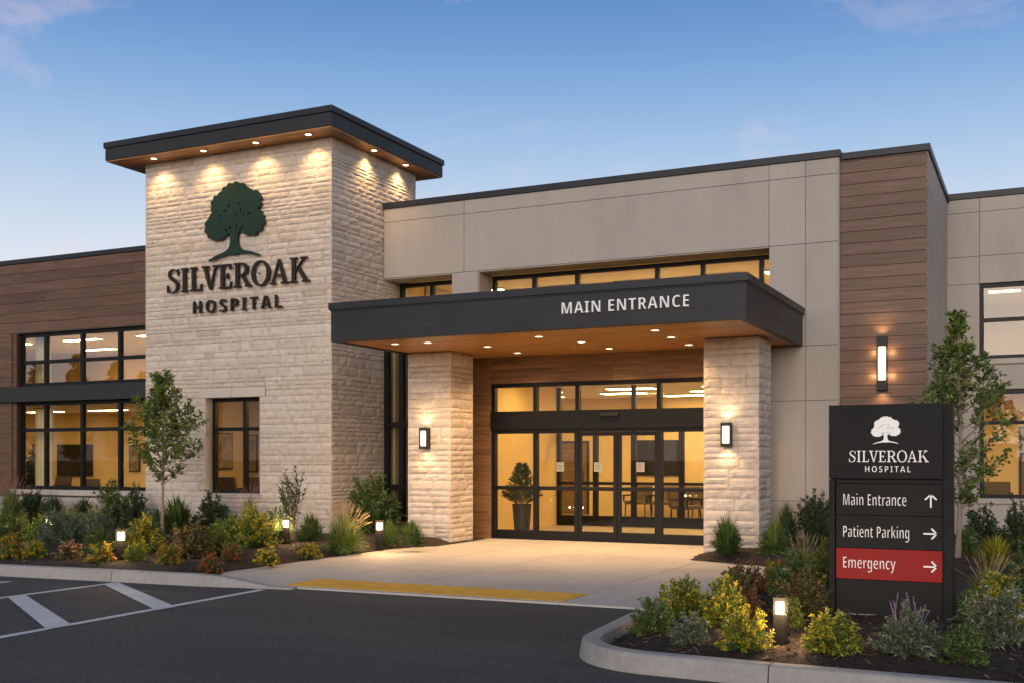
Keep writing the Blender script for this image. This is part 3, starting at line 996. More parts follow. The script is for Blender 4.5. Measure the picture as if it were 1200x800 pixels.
lobby = room(-16.0, -3.7, 24.6, 29.6, .02, 3.35, M['inner_wall'], 'lobby back wall')
vest = room(-10.62, -4.4, 19.95, 24.5, .02, 3.35, M['inner_wall'], 'vestibule side wall', back=False)
room(-1.7, 4.5, 24.6, 28.4, 3.45, 5.25, M['dark_room'], 'wall of the right wing upper room')
room(-1.7, 4.5, 24.6, 28.0, .25, 3.1, M['inner_wall'], 'golden wall of the right wing ground floor room')
vi = MB()
IY = 24.5
for x in (-10.58, -9.62, -8.66, -7.5, -6.5, -5.5, -4.46): vi.box(x - .06, x + .06, IY, IY + .1, .02, 2.3)
vi.box(-10.6, -4.42, IY - .02, IY + .12, 2.3, 2.52)
vi.box(-10.6, -4.42, IY + .01, IY + .09, .02, .26)
vi.box(-10.6, -4.42, IY + .02, IY + .08, 1.0, 1.07)
for x in (-10.58, -8.66, -6.5, -4.46): vi.box(x - .05, x + .05, IY, IY + .1, 2.52, 3.35)
vin = part(vi, 'inner_door_frame', M['frame'], 'dark inner vestibule door frame')
p = MB(); p.quad((-10.6, IY + .05, .05), (-4.42, IY + .05, .05), (-4.42, IY + .05, 3.3), (-10.6, IY + .05, 3.3)); sub(p, 'pane', M['glass'], vin)
# unseen roof covers, put in to block light from above the rooms
rfb = MB()
rfb.box(-12.5, -3.3, MW + .6, 34, 6.55, 6.7); rfb.box(-29.9, -17.5, LY + .35, 32, 6.0, 6.15); rfb.box(-1.75, 8.9, RY + .3, 34, 6.55, 6.7)
part(rfb, 'light_blocking_roof', M['joint'])
bw = MB()
bw.box(-30, -29.7, LY + .35, 32, 0, 6.36); bw.box(-30, RWX, 34.0, 34.3, 0, 6.5); bw.box(RWX - .3, RWX, RY + .3, 34, 0, 6.9); bw.box(-12.64, -12.4, 21.3, 34, 3.9, 6.89); bw.box(-3.5, -3.22, MW + .6, 34, 0, 6.89); bw.box(-12.62, -3.24, 28.0, 28.2, 5.5, 6.9)
part(bw, 'back_wall', M['panel'])

# ================================================================ LETTERING
def glyphs(text, style):
    if style == 'serif': up, lo = 0x1D400, 0x1D41A
    elif style == 'sansbold': up, lo = 0x1D5D4, 0x1D5EE
    elif style == 'sans': up, lo = 0x1D5A0, 0x1D5BA
    else: return text
    return ''.join(chr(up + ord(c) - 65) if 'A' <= c <= 'Z' else chr(lo + ord(c) - 97) if 'a' <= c <= 'z' else c for c in text)

def word(name, text, style, x0, x1, z0, z1, y, depth, mat, parent, space=1.0, offset=0.0):
    """a line of lettering fitted into a rectangle on a wall plane, standing depth proud of y"""
    cu = bpy.data.curves.new(name, 'FONT')
    cu.body = glyphs(text, style); cu.size = 1; cu.space_character = space; cu.offset = offset
    cu.extrude = .05; cu.resolution_u = 6
    to = bpy.data.objects.new(name, cu)
    col.objects.link(to)
    dg = bpy.context.evaluated_depsgraph_get()
    me = bpy.data.meshes.new_from_object(to.evaluated_get(dg))
    col.objects.unlink(to); bpy.data.objects.remove(to); bpy.data.curves.remove(cu)
    vv = [v.co.copy() for v in me.vertices]
    a0, a1 = min(v.x for v in vv), max(v.x for v in vv); b0, b1 = min(v.y for v in vv), max(v.y for v in vv)
    for v, c in zip(me.vertices, vv):
        v.co = (x0 + (c.x - a0) / (a1 - a0) * (x1 - x0), y - depth * (.5 + c.z / .1), z0 + (c.y - b0) / (b1 - b0) * (z1 - z0))
    if ' ' not in text:
        me.materials.clear(); me.materials.append(mat)
        me.update()
        o = bpy.data.objects.new(name, me)
        col.objects.link(o)
        put(o, parent)
        return o
    xs_ = sorted({round(v.co.x, 5) for v in me.vertices})
    # one mesh per word: cut at the widest gap between letters
    cov = sorted((min(me.vertices[i].co.x for i in p.vertices), max(me.vertices[i].co.x for i in p.vertices)) for p in me.polygons)
    best, end = (0, 0), cov[0][1]
    for a_, e_ in cov:
        if a_ - end > best[0]: best = (a_ - end, (a_ + end) / 2)
        end = max(end, e_)
    for side in (0, 1):
        wb_ = MB()
        ids = {}
        for p in me.polygons:
            if (p.center.x > best[1]) == bool(side):
                f = []
                for i in p.vertices:
                    if i not in ids: ids[i] = len(wb_.v); wb_.v.append(tuple(me.vertices[i].co))
                    f.append(ids[i])
                wb_.f.append(tuple(f)); wb_.m.append(0)
        o = wb_.build(name, mat, parent)
    bpy.data.meshes.remove(me)
    return o

def slab_serif(name, text, x0, x1, z0, z1, y, depth, mat, parent, stem=.165, hair=.085, gap=.085):
    """book serif capitals drawn stroke by stroke, fitted into a rectangle on a wall plane"""
    sf_, tk = .072, hair * .9
    def ell(cx, cy, rx, ry, a0, a1, n=26): return [(cx + rx * math.cos(R(a0 + (a1 - a0) * k / n)), cy + ry * math.sin(R(a0 + (a1 - a0) * k / n))) for k in range(n + 1)]
    def rect(a, b_, c_, d): return [[(a, b_), (c_, b_), (c_, d), (a, d)]]
    def ring(o, i): return [[o[k], o[k + 1], i[k + 1], i[k]] for k in range(len(o) - 1)]
    def stemm(x, foot=.085): return rect(x, sf_, x + stem, 1 - sf_) + rect(x - foot, 0, x + stem + foot, sf_) + rect(x - foot, 1 - sf_, x + stem + foot, 1)
    def glyph(ch):
        s = stem
        if ch == 'I': return stemm(.085), s + .17
        if ch == 'L': return stemm(.085) + rect(.085 + s + .085, 0, .54, sf_ * 1.1) + [[(.54 - tk * 1.2, sf_ * 1.1), (.54, sf_ * 1.1), (.565, .27), (.565 - tk * .8, .27)]], .565
        if ch == 'E': return stemm(.085) + rect(.085 + s, 1 - sf_, .54, 1) + rect(.085 + s, 0, .56, sf_) + rect(.085 + s, .5 - sf_ / 2, .43, .5 + sf_ / 2) + [[(.54 - tk, 1 - sf_), (.54, 1 - sf_), (.545, .76), (.545 - tk * .7, .76)], [(.56 - tk, sf_), (.56, sf_), (.59, .26), (.59 - tk * .7, .26)], [(.43 - tk * .7, .5 + sf_ / 2), (.43, .5 + sf_ / 2), (.43, .62), (.43 - tk * .7, .62)], [(.43 - tk * .7, .38), (.43, .38), (.43, .5 - sf_ / 2), (.43 - tk * .7, .5 - sf_ / 2)]], .59
        if ch == 'V':
            return [[(.075, 1 - sf_), (.075 + s * 1.08, 1 - sf_), (.395 + hair * .5, 0), (.395 - hair * .6, 0)], [(.60, 1 - sf_), (.60 + hair, 1 - sf_), (.395 + hair * .5, 0), (.395 - hair * .2, .12)]] + rect(0, 1 - sf_, .33, 1) + rect(.51, 1 - sf_, .76, 1), .76
        if ch == 'A':
            return [[(.075, sf_), (.075 + hair, sf_), (.40, .90), (.36, 1)], [(.71 - s * 1.08, sf_), (.71, sf_), (.36 + hair * .9, 1), (.36, 1)]] + rect(.075 + hair + .04, .31, .58, .31 + sf_) + rect(0, 0, .24, sf_) + rect(.47, 0, .79, sf_), .79
        if ch == 'O': return ring(ell(.41, .5, .41, .525, 0, 360, 48), ell(.41, .5, .41 - s, .525 - hair, 0, 360, 48)), .82
        if ch == 'R':
            return stemm(.085) + rect(.085 + s, 1 - sf_, .36, 1) + rect(.085 + s, .46, .36, .46 + sf_) + ring(ell(.36, .73, .29, .27, -90, 90, 20), ell(.36, .73, .29 - s, .27 - sf_, -90, 90, 20)) + [[(.33, .46), (.33 + s * 1.05, .47), (.72, sf_), (.72 - s * 1.1, sf_)]] + rect(.52, 0, .80, sf_), .80
        if ch == 'K':
            return stemm(.085) + [[(.085 + s, .36), (.085 + s, .36 + hair * 1.4), (.63, 1 - sf_), (.63 - hair * 1.2, 1 - sf_)], [(.33, .50), (.43, .61), (.755, sf_), (.755 - s * 1.15, sf_)]] + rect(.44, 1 - sf_, .74, 1) + rect(.53, 0, .84, sf_), .84
        if ch == 'S':
            ctl = [(.50, .80), (.44, .93), (.29, .985), (.13, .90), (.10, .75), (.20, .61), (.36, .50), (.47, .38), (.48, .22), (.40, .07), (.24, .015), (.10, .07), (.035, .23)]
            wd = [.035, .05, .06, .10, .13, .155, .165, .155, .13, .09, .06, .05, .035]
            k_ = stem / .165
            out_ = []
            P_ = []
            for i in range(len(ctl) - 1):
                p0, p1, p2, p3 = (Vector(ctl[max(0, min(len(ctl) - 1, i + q))]) for q in (-1, 0, 1, 2))
                for q in range(5):
                    t = q / 5
                    P_.append((.5 * ((2 * p1) + (p2 - p0) * t + (2 * p0 - 5 * p1 + 4 * p2 - p3) * t * t + (3 * p1 - p0 - 3 * p2 + p3) * t ** 3), wd[i] + (wd[i + 1] - wd[i]) * t))
            P_.append((Vector(ctl[-1]), wd[-1]))
            L_, R_ = [], []
            for i, (p, w) in enumerate(P_):
                d = (P_[min(i + 1, len(P_) - 1)][0] - P_[max(0, i - 1)][0]).normalized(); n_ = Vector((-d.y, d.x)) * w * k_ * .5
                L_.append(tuple(p + n_)); R_.append(tuple(p - n_))
            return ring(L_, R_) + [[(.50, .70), (.55, .70), (.54, .99), (.50, .99)], [(.0, .01), (.04, .01), (.055, .32), (.0, .32)]], .56
    polys, x = [], 0
    for n_, ch in enumerate(text):
        g_, w = glyph(ch)
        kern = {'IL': .035, 'LV': -.095, 'VE': -.05, 'RO': -.085, 'OA': -.075, 'AK': -.015, 'SI': .02}.get(text[n_:n_ + 2], 0)
        polys += [[(p[0] + x, p[1]) for p in q] for q in g_]
        x += w + gap + kern
    tot = x - gap
    b = MB()
    for i, q in enumerate(polys):
        ar = sum(q[k][0] * q[(k + 1) % 4][1] - q[(k + 1) % 4][0] * q[k][1] for k in range(4))
        if ar < 0: q = q[::-1]
        e = .0003 * (i % 7) * (1 if depth > .01 else .15)
        pt = [(x0 + p[0] / tot * (x1 - x0), z0 + p[1] * (z1 - z0)) for p in q]
        b.add([(p[0], y - depth - e, p[1]) for p in pt] + [(p[0], y - e, p[1]) for p in pt], [(0, 1, 2, 3), (7, 6, 5, 4), (0, 4, 5, 1), (1, 5, 6, 2), (2, 6, 7, 3), (3, 7, 4, 0)])
    return b.build(name, mat, parent)

def flat_shape(name, loops, z_ext, mat, parent, place):
    """a 2D outline with holes, extruded; place maps (x, y, z) to world"""
    cu = bpy.data.curves.new(name, 'CURVE'); cu.dimensions = '2D'; cu.fill_mode = 'BOTH'; cu.extrude = z_ext / 2
    for lp in loops:
        sp = cu.splines.new('POLY'); sp.points.add(len(lp) - 1); sp.use_cyclic_u = True
        for p, q in zip(sp.points, lp): p.co = (q[0], q[1], 0, 1)
    to = bpy.data.objects.new(name, cu); col.objects.link(to)
    dg = bpy.context.evaluated_depsgraph_get()
    me = bpy.data.meshes.new_from_object(to.evaluated_get(dg))
    col.objects.unlink(to); bpy.data.objects.remove(to); bpy.data.curves.remove(cu)
    for v in me.vertices: v.co = place(v.co)
    me.materials.clear(); me.materials.append(mat); me.update()
    o = bpy.data.objects.new(name, me); col.objects.link(o); put(o, parent)
    return o

def oak(parent, x0, x1, z0, z1, y, depth, mat):
    """the round-crowned oak emblem: scalloped crown with slits, trunk with spreading roots"""
    U = 455.0
    circ = [(370, 245, 132), (272, 262, 84), (486, 266, 86), (240, 422, 100), (496, 412, 98), (290, 330, 104), (446, 330, 104), (367, 375, 110)]
    cxx, cyy = 367, 360
    pts = []
    n = 420
    for k in range(n):
        w = 2 * math.pi * k / n
        dx, dy = math.cos(w), -math.sin(w)
        r = 60
        for (a, b_, rad) in circ:
            ox, oy = cxx - a, cyy - b_
            B = ox * dx + oy * dy; C_ = ox * ox + oy * oy - rad * rad
            D = B * B - C_
            if D > 0: r = max(r, -B + math.sqrt(D))
        r += 13 * abs(math.sin(w * 14 + .6 * math.sin(w * 3))) - 8
        pts.append((cxx + dx * r, cyy + dy * r))
    holes = []
    for (a, b_, l, wd, ang) in [(327, 280, 15, 5, 62), (296, 312, 14, 6, -60), (260, 346, 12, 5, 40), (404, 270, 11, 5, 80), (416, 322, 15, 5, 82), (482, 354, 18, 5, 32), (440, 352, 16, 3, 65), (385, 345, 14, 3, 78),
                                (313, 459, 20, 7, -38), (339, 448, 22, 7, -72), (381, 441, 24, 7, 74), (420, 452, 26, 8, 42)]:
        h = []
        for k in range(12):
            q = 2 * math.pi * k / 12
            ex, ey = l * math.cos(q), wd * math.sin(q)
            ca, sa = math.cos(R(ang)), math.sin(R(ang))
            h.append((a + ex * ca - ey * sa, b_ - (ex * sa + ey * ca)))
        holes.append(h)
    def nrm(lp): return [((p[0] - 140) / U, (690 - p[1]) / 580) for p in lp]
    trunk = [(332, 470), (338, 500), (337, 555), (325, 590), (295, 612), (235, 632), (170, 662), (172, 672), (250, 648), (330, 634), (367, 640), (400, 632), (470, 640), (556, 664), (560, 655), (500, 628), (435, 610), (405, 588), (394, 555), (392, 505), (402, 470), (430, 440), (412, 440), (388, 468), (380, 430), (360, 430), (352, 462), (325, 440), (310, 446)]
    def place(c, pr=0): return Vector((x0 + c[0] * (x1 - x0), y - depth / 2 - c[2] - pr, z0 + c[1] * (z1 - z0)))
    flat_shape('emblem_crown', [nrm(pts)] + [nrm(h) for h in holes], depth, mat, parent, lambda c: place(c))
    flat_shape('emblem_trunk', [nrm(trunk)], depth, mat, parent, lambda c: place(c, .003))

ws = thing('wall_sign', 'large dark letters and green oak emblem fixed on the stone tower', 'sign', (-15, 18, 5), world_parts=True)
oak(ws, -15.77, -14.22, 5.66, 7.30, 17.965, .05, M['green_logo'])
slab_serif('lettering', 'SILVEROAK', -16.80, -13.11, 5.125, 5.625, 17.965, .05, M['dark_letter'], ws, .142, .074)
word('lettering', 'HOSPITAL', 'sansbold', -16.09, -13.80, 4.645, 4.91, 17.965, .05, M['dark_letter'], ws, 1.35, -.014)
for x, z in ((-15.5, 6.3), (-15.0, 6.3), (-14.5, 6.3), (-16.5, 5.38), (-15.8, 5.38), (-15.2, 5.38), (-14.4, 5.38), (-13.5, 5.38)):
    pin = MB(); pin.tube([(x, 17.962, z), (x, 18.04, z)], .012, 6); pin.build('mounting_pin', M['dark_letter'], ws)
cs = thing('canopy_sign', 'white raised letters MAIN ENTRANCE on the dark canopy edge', 'sign', (-5.7, 15.7, 3.9), world_parts=True)
word('lettering', 'MAIN ENTRANCE', 'sansbold', -6.72, -4.69, 3.845, 4.02, 15.738, .035, M['white_letter'], cs, 1.1, -.020)

# ---- the black directory sign on the island
ds = thing('directory_sign', 'freestanding black directory sign with white text and one red panel', 'sign', (-1.3, 10.75, .1), world_parts=True)
b = MB(); b.box(-1.815, -.735, 10.71, 10.93, .08, 2.10)
b.build('cabinet', M['sign_black'], ds, bevel=.004)
b = MB(); b.box(-1.82, -.815, 10.655, 10.708, 1.425, 2.112); b.build('header_panel', M['sign_black'], ds, bevel=.003)
b = MB(); b.box(-1.82, -1.765, 10.655, 10.708, .10, 1.418); b.build('side_strip', M['sign_black'], ds, bevel=.003)
rows = [(1.085, 1.375, M['sign_black']), (.775, 1.081, M['sign_black']), (.485, .771, M['sign_red'])]
for z0, z1 in ((1.379, 1.412), (.10, .481)):
    b = MB(); b.box(-1.755, -.825, 10.685, 10.708, z0, z1); b.build('filler_panel', M['sign_black'], ds, bevel=.002)
for z0, z1, m in rows:
    b = MB(); b.box(-1.755, -.822, 10.672, 10.709, z0, z1)
    o = b.build('destination_panel', m, ds, bevel=.002)
    if m is M['sign_red']: o['label'] = 'red emergency panel'
bs = MB(); bs.box(-1.86, -.70, 10.67, 10.98, .0, .16); bs.build('concrete_foot', M['kerb'], ds)
SY, SY2 = 10.6545, 10.6715
oak(ds, -1.437, -1.177, 1.735, 2.0, SY, .004, M['white_letter'])
slab_serif('lettering', 'SILVEROAK', -1.635, -.935, 1.578, 1.683, SY, .003, M['white_letter'], ds, .125, .065, .10)
word('lettering', 'HOSPITAL', 'sansbold', -1.49, -1.09, 1.485, 1.54, SY, .004, M['white_letter'], ds, 1.3, -.022)
word('lettering', 'Main Entrance', 'sansbold', -1.69, -1.13, 1.175, 1.285, SY2, .004, M['white_letter'], ds, 1.02, -.030)
word('lettering', 'Patient Parking', 'sansbold', -1.69, -1.105, .842, .985, SY2, .004, M['white_letter'], ds, 1.02, -.030)
word('lettering', 'Emergency', 'sansbold', -1.69, -1.225, .553, .688, SY2, .004, M['white_letter'], ds, 1.02, -.030)
def arrow(cx_, cz_, r, up):
    b = MB(); w = .007
    def bar(p, q):
        p, q = Vector(p), Vector(q); d = (q - p).normalized(); n_ = Vector((-d.y, d.x)) * w
        c4 = [p - n_, q - n_, q + n_, p + n_]
        if up: c4 = [Vector((-c.y, c.x)) for c in c4]
        b.add([(cx_ + c.x, SY2 - .004, cz_ + c.y) for c in c4] + [(cx_ + c.x, SY2 + .001, cz_ + c.y) for c in c4], [(0, 1, 2, 3), (4, 7, 6, 5), (0, 4, 5, 1), (1, 5, 6, 2), (2, 6, 7, 3), (3, 7, 4, 0)])
    bar((-r, 0), (r * .86, 0))
    bar((r * .15, r * .80), (r * 1.0, -w * .7)); bar((r * .15, -r * .80), (r * 1.0, w * .7))
    b.build('arrow', M['white_letter'], ds)
arrow(-.918, 1.225, .062, True); arrow(-.922, .925, .06, False); arrow(-.922, .625, .06, False)

# ================================================================ LAMPS
def spot(name, parent, loc, aim, power, size, blend, color=WARM, rad=.03):
    d = bpy.data.lights.new(name, 'SPOT'); d.energy = power; d.spot_size = R(size); d.spot_blend = blend; d.color = color; d.shadow_soft_size = rad
    o = bpy.data.objects.new(name, d); col.objects.link(o); o.parent = parent; o.location = loc
    o.rotation_euler = (-Vector(aim)).to_track_quat('Z', 'Y').to_euler()
    return o

def make_downlight(x, y, z, power, size, blend, aim=(0, 0, -1), label='', group=''):
    t = thing('downlight', label, 'downlight', (x, y, z), 0, group)
    r = MB(); r.lathe([(.062, .004), (.088, .002), (.088, -.004), (.066, -.006), (.060, -.001)], 20); r.build('trim_ring', M['white_letter'] if z < 5 else M['charcoal'], t, (0, 0, 0))
    l = MB(); l.lathe([(.0605, .004), (.0605, -.002), (.001, -.003)], 20); l.build('lens', M['down'], t, (0, 0, 0))
    spot('downlight_beam', t, (0, 0, -.03), aim, power, size, blend)
    return t

TL = 'glowing downlight under the tower roof, '
for x, w in ((-16.97, 'first from the left end above the stone front'), (-15.62, 'second from the left above the stone front'), (-14.27, 'third from the left above the oak emblem side'), (-12.98, 'at the front corner of the stone tower')):
    make_downlight(x, 17.71, 7.96, 66, 115, 1.0, (0, .10, -1), (TL + w), 'downlights under the tower roof')
for y, w in ((19.22, 'nearer one above the right stone face'), (20.47, 'farther one above the right stone face')):
    make_downlight(-12.43, y, 7.96, 66, 115, 1.0, (-.06, 0, -1), (TL + w), 'downlights under the tower roof')
rowsl = [('front', 16.68, [-9.68, -7.55, -5.53]), ('middle', 17.74, [-9.05, -7.22, -5.6]), ('back', 19.0, [-9.05, -7.18, -5.67])]
pw = {0: 'left', 1: 'centre', 2: 'right'}
for rn, y, xx in rowsl:
    for i, x in enumerate(xx):
        make_downlight(x, y, 3.637, 115, 130, .9, (0, 0, -1), f'round recessed light in the canopy ceiling, {rn} row, {pw[i]} one', 'downlights in the canopy ceiling')
make_downlight(-10.3, 16.6, 3.637, 130, 140, .9, (0, 0, -1), 'round recessed light in the canopy ceiling in front of the left column', 'downlights in the canopy ceiling')

def make_sconce(x, y, z, w, h, label, power, group, long=False):
    """x, z at the fixture's centre, y the wall face"""
    t = thing('wall_lamp', label, 'wall lamp', (x, y, z), 0, group)
    cap = .17 if long else .055
    b = MB(); b.box(-w / 2, w / 2, -.03, .03, -h / 2, h / 2)
    b.build('backplate', M['charcoal'], t, (0, 0, 0), bevel=.003)
    for s in (-1, 1):
        c = MB(); z0 = s * h / 2; c.box(-w / 2, w / 2, -.125, -.0305, min(z0, z0 - s * cap), max(z0, z0 - s * cap)); c.build('cap', M['charcoal'], t, (0, 0, 0), bevel=.004)
        c = MB(); c.box(s * w / 2 - .008 - .008 * s, s * w / 2 + .008 - .008 * s, -.122, -.031, -h / 2 + cap, h / 2 - cap); c.build('side_bar', M['charcoal'], t, (0, 0, 0))
    l = MB(); l.box(-w / 2 + .026, w / 2 - .026, -.108, -.032, -h / 2 + cap + .002, h / 2 - cap - .002)
    l.build('lens', M['lamp_long' if long else 'lamp'], t, (0, 0, 0), bevel=.01)
    for s in (-1, 1):
        spot('wall_lamp_beam', t, (0, -.10, s * (h / 2 + .02)), (0, .28, s), power, 135, 1.0, WARM2, .04)
    if long:
        d = bpy.data.lights.new('wall_lamp_glow', 'POINT'); d.energy = 2.2; d.color = WARM; d.shadow_soft_size = .05
        for s in (-1, 1):
            for z_ in (-.2, .2):
                o = bpy.data.objects.new('wall_lamp_glow', d); col.objects.link(o); o.parent = t; o.location = (s * (w / 2 + .06), -.07, z_)
    return t
make_sconce(-10.51, 18.045, 2.0, .165, .40, 'small wall lamp glowing on the left stone column', 9, 'lamps on the stone columns')
make_sconce(-4.73, 18.045, 2.015, .165, .40, 'small wall lamp glowing on the right stone column', 9, 'lamps on the stone columns')
make_sconce(-2.505, 19.975, 3.26, .17, .92, 'tall narrow wall lamp on the brown wood bay', 9, None, long=True)

def make_bollard():
    t = thing('bollard_light', 'x', 'bollard light', (0, 0, 0))
    b = MB(); b.box(-.05, .05, -.05, .05, -.06, .285); b.build('post', M['post'], t, (0, 0, 0), bevel=.004)
    l = MB(); l.box(-.034, .034, -.034, .034, .287, .408); l.build('lens', M['bollard_lamp'], t, (0, 0, 0), bevel=.006)
    for sx in (-1, 1):
        for sy in (-1, 1):
            p = MB(); p.box(sx * .044 - .006, sx * .044 + .006, sy * .044 - .006, sy * .044 + .006, .2855, .4095); p.build('corner_bar', M['charcoal'], t, (0, 0, 0))
    c = MB(); c.box(-.052, .052, -.052, .052, .41, .45); c.build('cap', M['charcoal'], t, (0, 0, 0), bevel=.004)
    d = bpy.data.lights.new('bollard_glow', 'POINT'); d.energy = 7; d.color = WARM; d.shadow_soft_size = .03
    for s in ((0, -.17), (.17, 0), (-.17, 0), (0, .17)):
        o = bpy.data.objects.new('bollard_glow', d); col.objects.link(o); o.parent = t; o.location = (s[0], s[1], .33)
    return t
d0 = None
for i, (x, y, key, s, lab) in enumerate([
    (-12.02, 11.89, 'left', 1.0, 'lit bollard near the kerb, beside the hatched parking space'),
    (-11.75, 15.39, 'left', 1.0, 'lit bollard in front of the upright shrub at the stone tower'),
    (-9.95, 15.55, 'left', 1.0, 'lit bollard between the large fountain grass and the left column'),
    (-1.86, 8.72, 'island', .80, 'lit bollard on the island in front of the black sign'),
    (-15.75, 13.9, 'left', 1.0, 'lit bollard half hidden behind the wide blue-grey mound')]):
    o = make_bollard() if i == 0 else copy_tree(d0)
    if i == 0: d0 = o
    o.location = (x, y, bed_z(key, x, y)); o.scale = (s,) * 3 if s == 1 else (.95, .95, .84)
    o['label'] = lab; o['group'] = 'bollard lights in the planting beds'

# ---- ceiling panel lights inside
def make_panel(w, d):
    t = thing('ceiling_light', 'x', 'ceiling light', (0, 0, 0))
    b = MB(); b.box(-w / 2 - .02, w / 2 + .02, -d / 2 - .02, d / 2 + .02, -.03, -.004); b.build('frame', M['white_letter'], t, (0, 0, 0))
    l = MB(); l.box(-w / 2, w / 2, -d / 2, d / 2, -.036, -.0302); l.build('diffuser', M['panel_light'], t, (0, 0, 0))
    return t
proto = {}
def panel(x, y, z, size, label, group):
    if size in proto: o = copy_tree(proto[size])
    else: o = proto[size] = make_panel(*size)
    o.location = (x, y, z); o['label'] = label; o['group'] = group
for i, x in enumerate((-26.9, -24.6, -22.3, -19.6)):
    panel(x, 21.6, 2.935, (1.2, .22), 'ceiling strip in the ground floor room left of the tower, number %s from the left' % ('one', 'two', 'three', 'four')[i], 'ceiling strips in the ground floor left room')
for i, (x, y) in enumerate(((-25.6, 21.4), (-23.0, 21.4), (-20.4, 21.4), (-21.8, 23.4), (-19.0, 23.4), (-24.5, 23.4))):
    panel(x, y, 4.795, (1.2, .22), 'ceiling strip behind the upper left window, %s' % ('front row, leftmost', 'front row, middle', 'front row, nearest the tower', 'back row, middle', 'back row, nearest the tower', 'back row, leftmost')[i], 'ceiling strips in the upper left room')
for i, (x, y) in enumerate(((-9.0, 25.3), (-6.6, 25.3), (-9.8, 27.0), (-7.4, 27.0), (-5.2, 27.0), (-8.6, 28.6), (-6.2, 28.6), (-11.6, 25.6), (-12.4, 27.6))):
    panel(x, y, 3.345, (1.15, .42), 'square ceiling light in the lobby seen over the doors, ' + ('front row, left of the middle', 'front row, right', 'second row, left', 'second row, middle', 'second row, right', 'last row, left', 'last row, right', 'front row, far left', 'second row, far left')[i], 'ceiling lights in the lobby')
for i, (x, y) in enumerate(((-9.4, 21.9), (-7.3, 21.9), (-5.3, 21.9))):  # added panels, hidden above the transom, that light the vestibule
    panel(x, y, 3.345, (1.15, .42), 'added ceiling light between the outer and inner entrance doors, ' + ('left one', 'middle one', 'right one')[i], 'added ceiling lights between the doors')
for i, (x, y) in enumerate(((-11.6, 22.6), (-9.7, 22.9), (-8.0, 22.9), (-6.2, 22.9), (-4.7, 22.9), (-9.0, 25.4), (-7.2, 25.4), (-5.4, 25.4))):
    panel(x, y, 5.495, (1.0, .30), 'ceiling light behind the strip window above the canopy, ' + ('beside the stone tower', 'front row, first', 'front row, second', 'front row, third', 'front row, fourth', 'back row, first', 'back row, second', 'back row, third')[i], 'ceiling lights above the canopy')
for i, (x, y) in enumerate(((-.75, 26.0), (-.65, 25.2), (1.0, 26.0))):
    panel(x, y, 5.245, (.62, .24), 'ceiling light behind the upper window of the right wing, ' + ('farther one', 'nearer one', 'one at the photo edge')[i], 'ceiling lights in the right wing')
panel(-.2, 26.0, 3.095, (1.0, .30), 'ceiling light in the ground floor room of the right wing, left one', 'ceiling lights in the right wing')
panel(1.6, 26.0, 3.095, (1.0, .30), 'ceiling light in the ground floor room of the right wing, right one', 'ceiling lights in the right wing')
panel(-14.3, 20.0, 3.095, (1.4, .5), 'added ceiling light in the room behind the tower window', None)  # unseen panel added and enlarged to brighten the tower room
panel(-12.06, 21.2, 4.145, (.6, .6), 'added ceiling light behind the narrow side window', None)  # panel put in to brighten the space behind the side window

# ---- curtain, desk and inner doors seen through the glass
def curtain(x0, x1, y, z0, z1, label):
    t = thing('curtain', label, 'curtain', ((x0 + x1) / 2, y, z0))
    b = MB(); n = int((x1 - x0) / .018); h = z1 - z0; w = x1 - x0
    for i in range(n + 1):
        x = -w / 2 + w * i / n; yy = .035 * math.sin(i * .55) + .012 * math.sin(i * 1.7)
        b.v += [(x, yy, 0), (x, yy, h)]
    for i in range(n): b.f.append((2 * i, 2 * i + 2, 2 * i + 3, 2 * i + 1)); b.m.append(0)
    b.build('fabric', M['drape'], t, (0, 0, 0), smooth=True)
    r = MB(); r.tube([(-w / 2 - .05, 0, h + .02), (w / 2 + .05, 0, h + .02)], .012, 8); r.build('rail', M['pot'], t, (0, 0, 0))
M['drape'] = plain('cream_drape', (.58, .46, .26), .9, 0, .08, 4)
curtain(-22.62, -22.0, 19.55, .27, 2.86, 'cream curtain at the left end of the ground floor left window')
curtain(-22.62, -22.1, 19.55, 3.38, 4.74, 'cream curtain at the left end of the upper left window')
def inner_door(x, y, z, label):
    t = thing('inner_door', label, 'door', (x, y, z))
    b = MB(); b.box(-.5, -.44, -.05, -.001, 0, 2.12); b.box(.44, .5, -.05, -.001, 0, 2.12); b.box(-.44, .44, -.05, -.001, 2.06, 2.12); b.build('frame', M['pot'], t, (0, 0, 0))
    b = MB(); b.box(-.435, .435, -.035, -.002, .01, 2.055); b.build('leaf', M['door_wood'], t, (0, 0, 0))
    b = MB(); b.tube([(.34, -.08, .95), (.34, -.08, 1.25)], .012, 8); b.build('handle', M['charcoal'], t, (0, 0, 0))
M['door_wood'] = wood_mat('inner_door_wood', [(.20, .11, .05), (.24, .14, .065)])
inner_door(-21.4, 23.598, .25, 'brown inner door on the golden wall of the ground floor left room')
inner_door(-12.3, 29.598, .02, 'brown inner door on the lobby back wall, left part')
inner_door(-6.4, 29.598, .02, 'brown inner door on the lobby back wall, right part')
inner_door(.0, 27.998, .25, 'brown inner door in the right wing ground floor room')
t = thing('reception_desk', 'long wooden reception desk at the right of the lobby', 'desk', (-5.3, 27.6, .02))
b = MB(); b.box(-1.2, 1.2, -.35, .35, 0, 1.02); b.build('front', M['door_wood'], t, (0, 0, 0), bevel=.01)
b = MB(); b.box(-1.28, 1.28, -.42, .40, 1.022, 1.07); b.build('top', M['sill'], t, (0, 0, 0), bevel=.006)

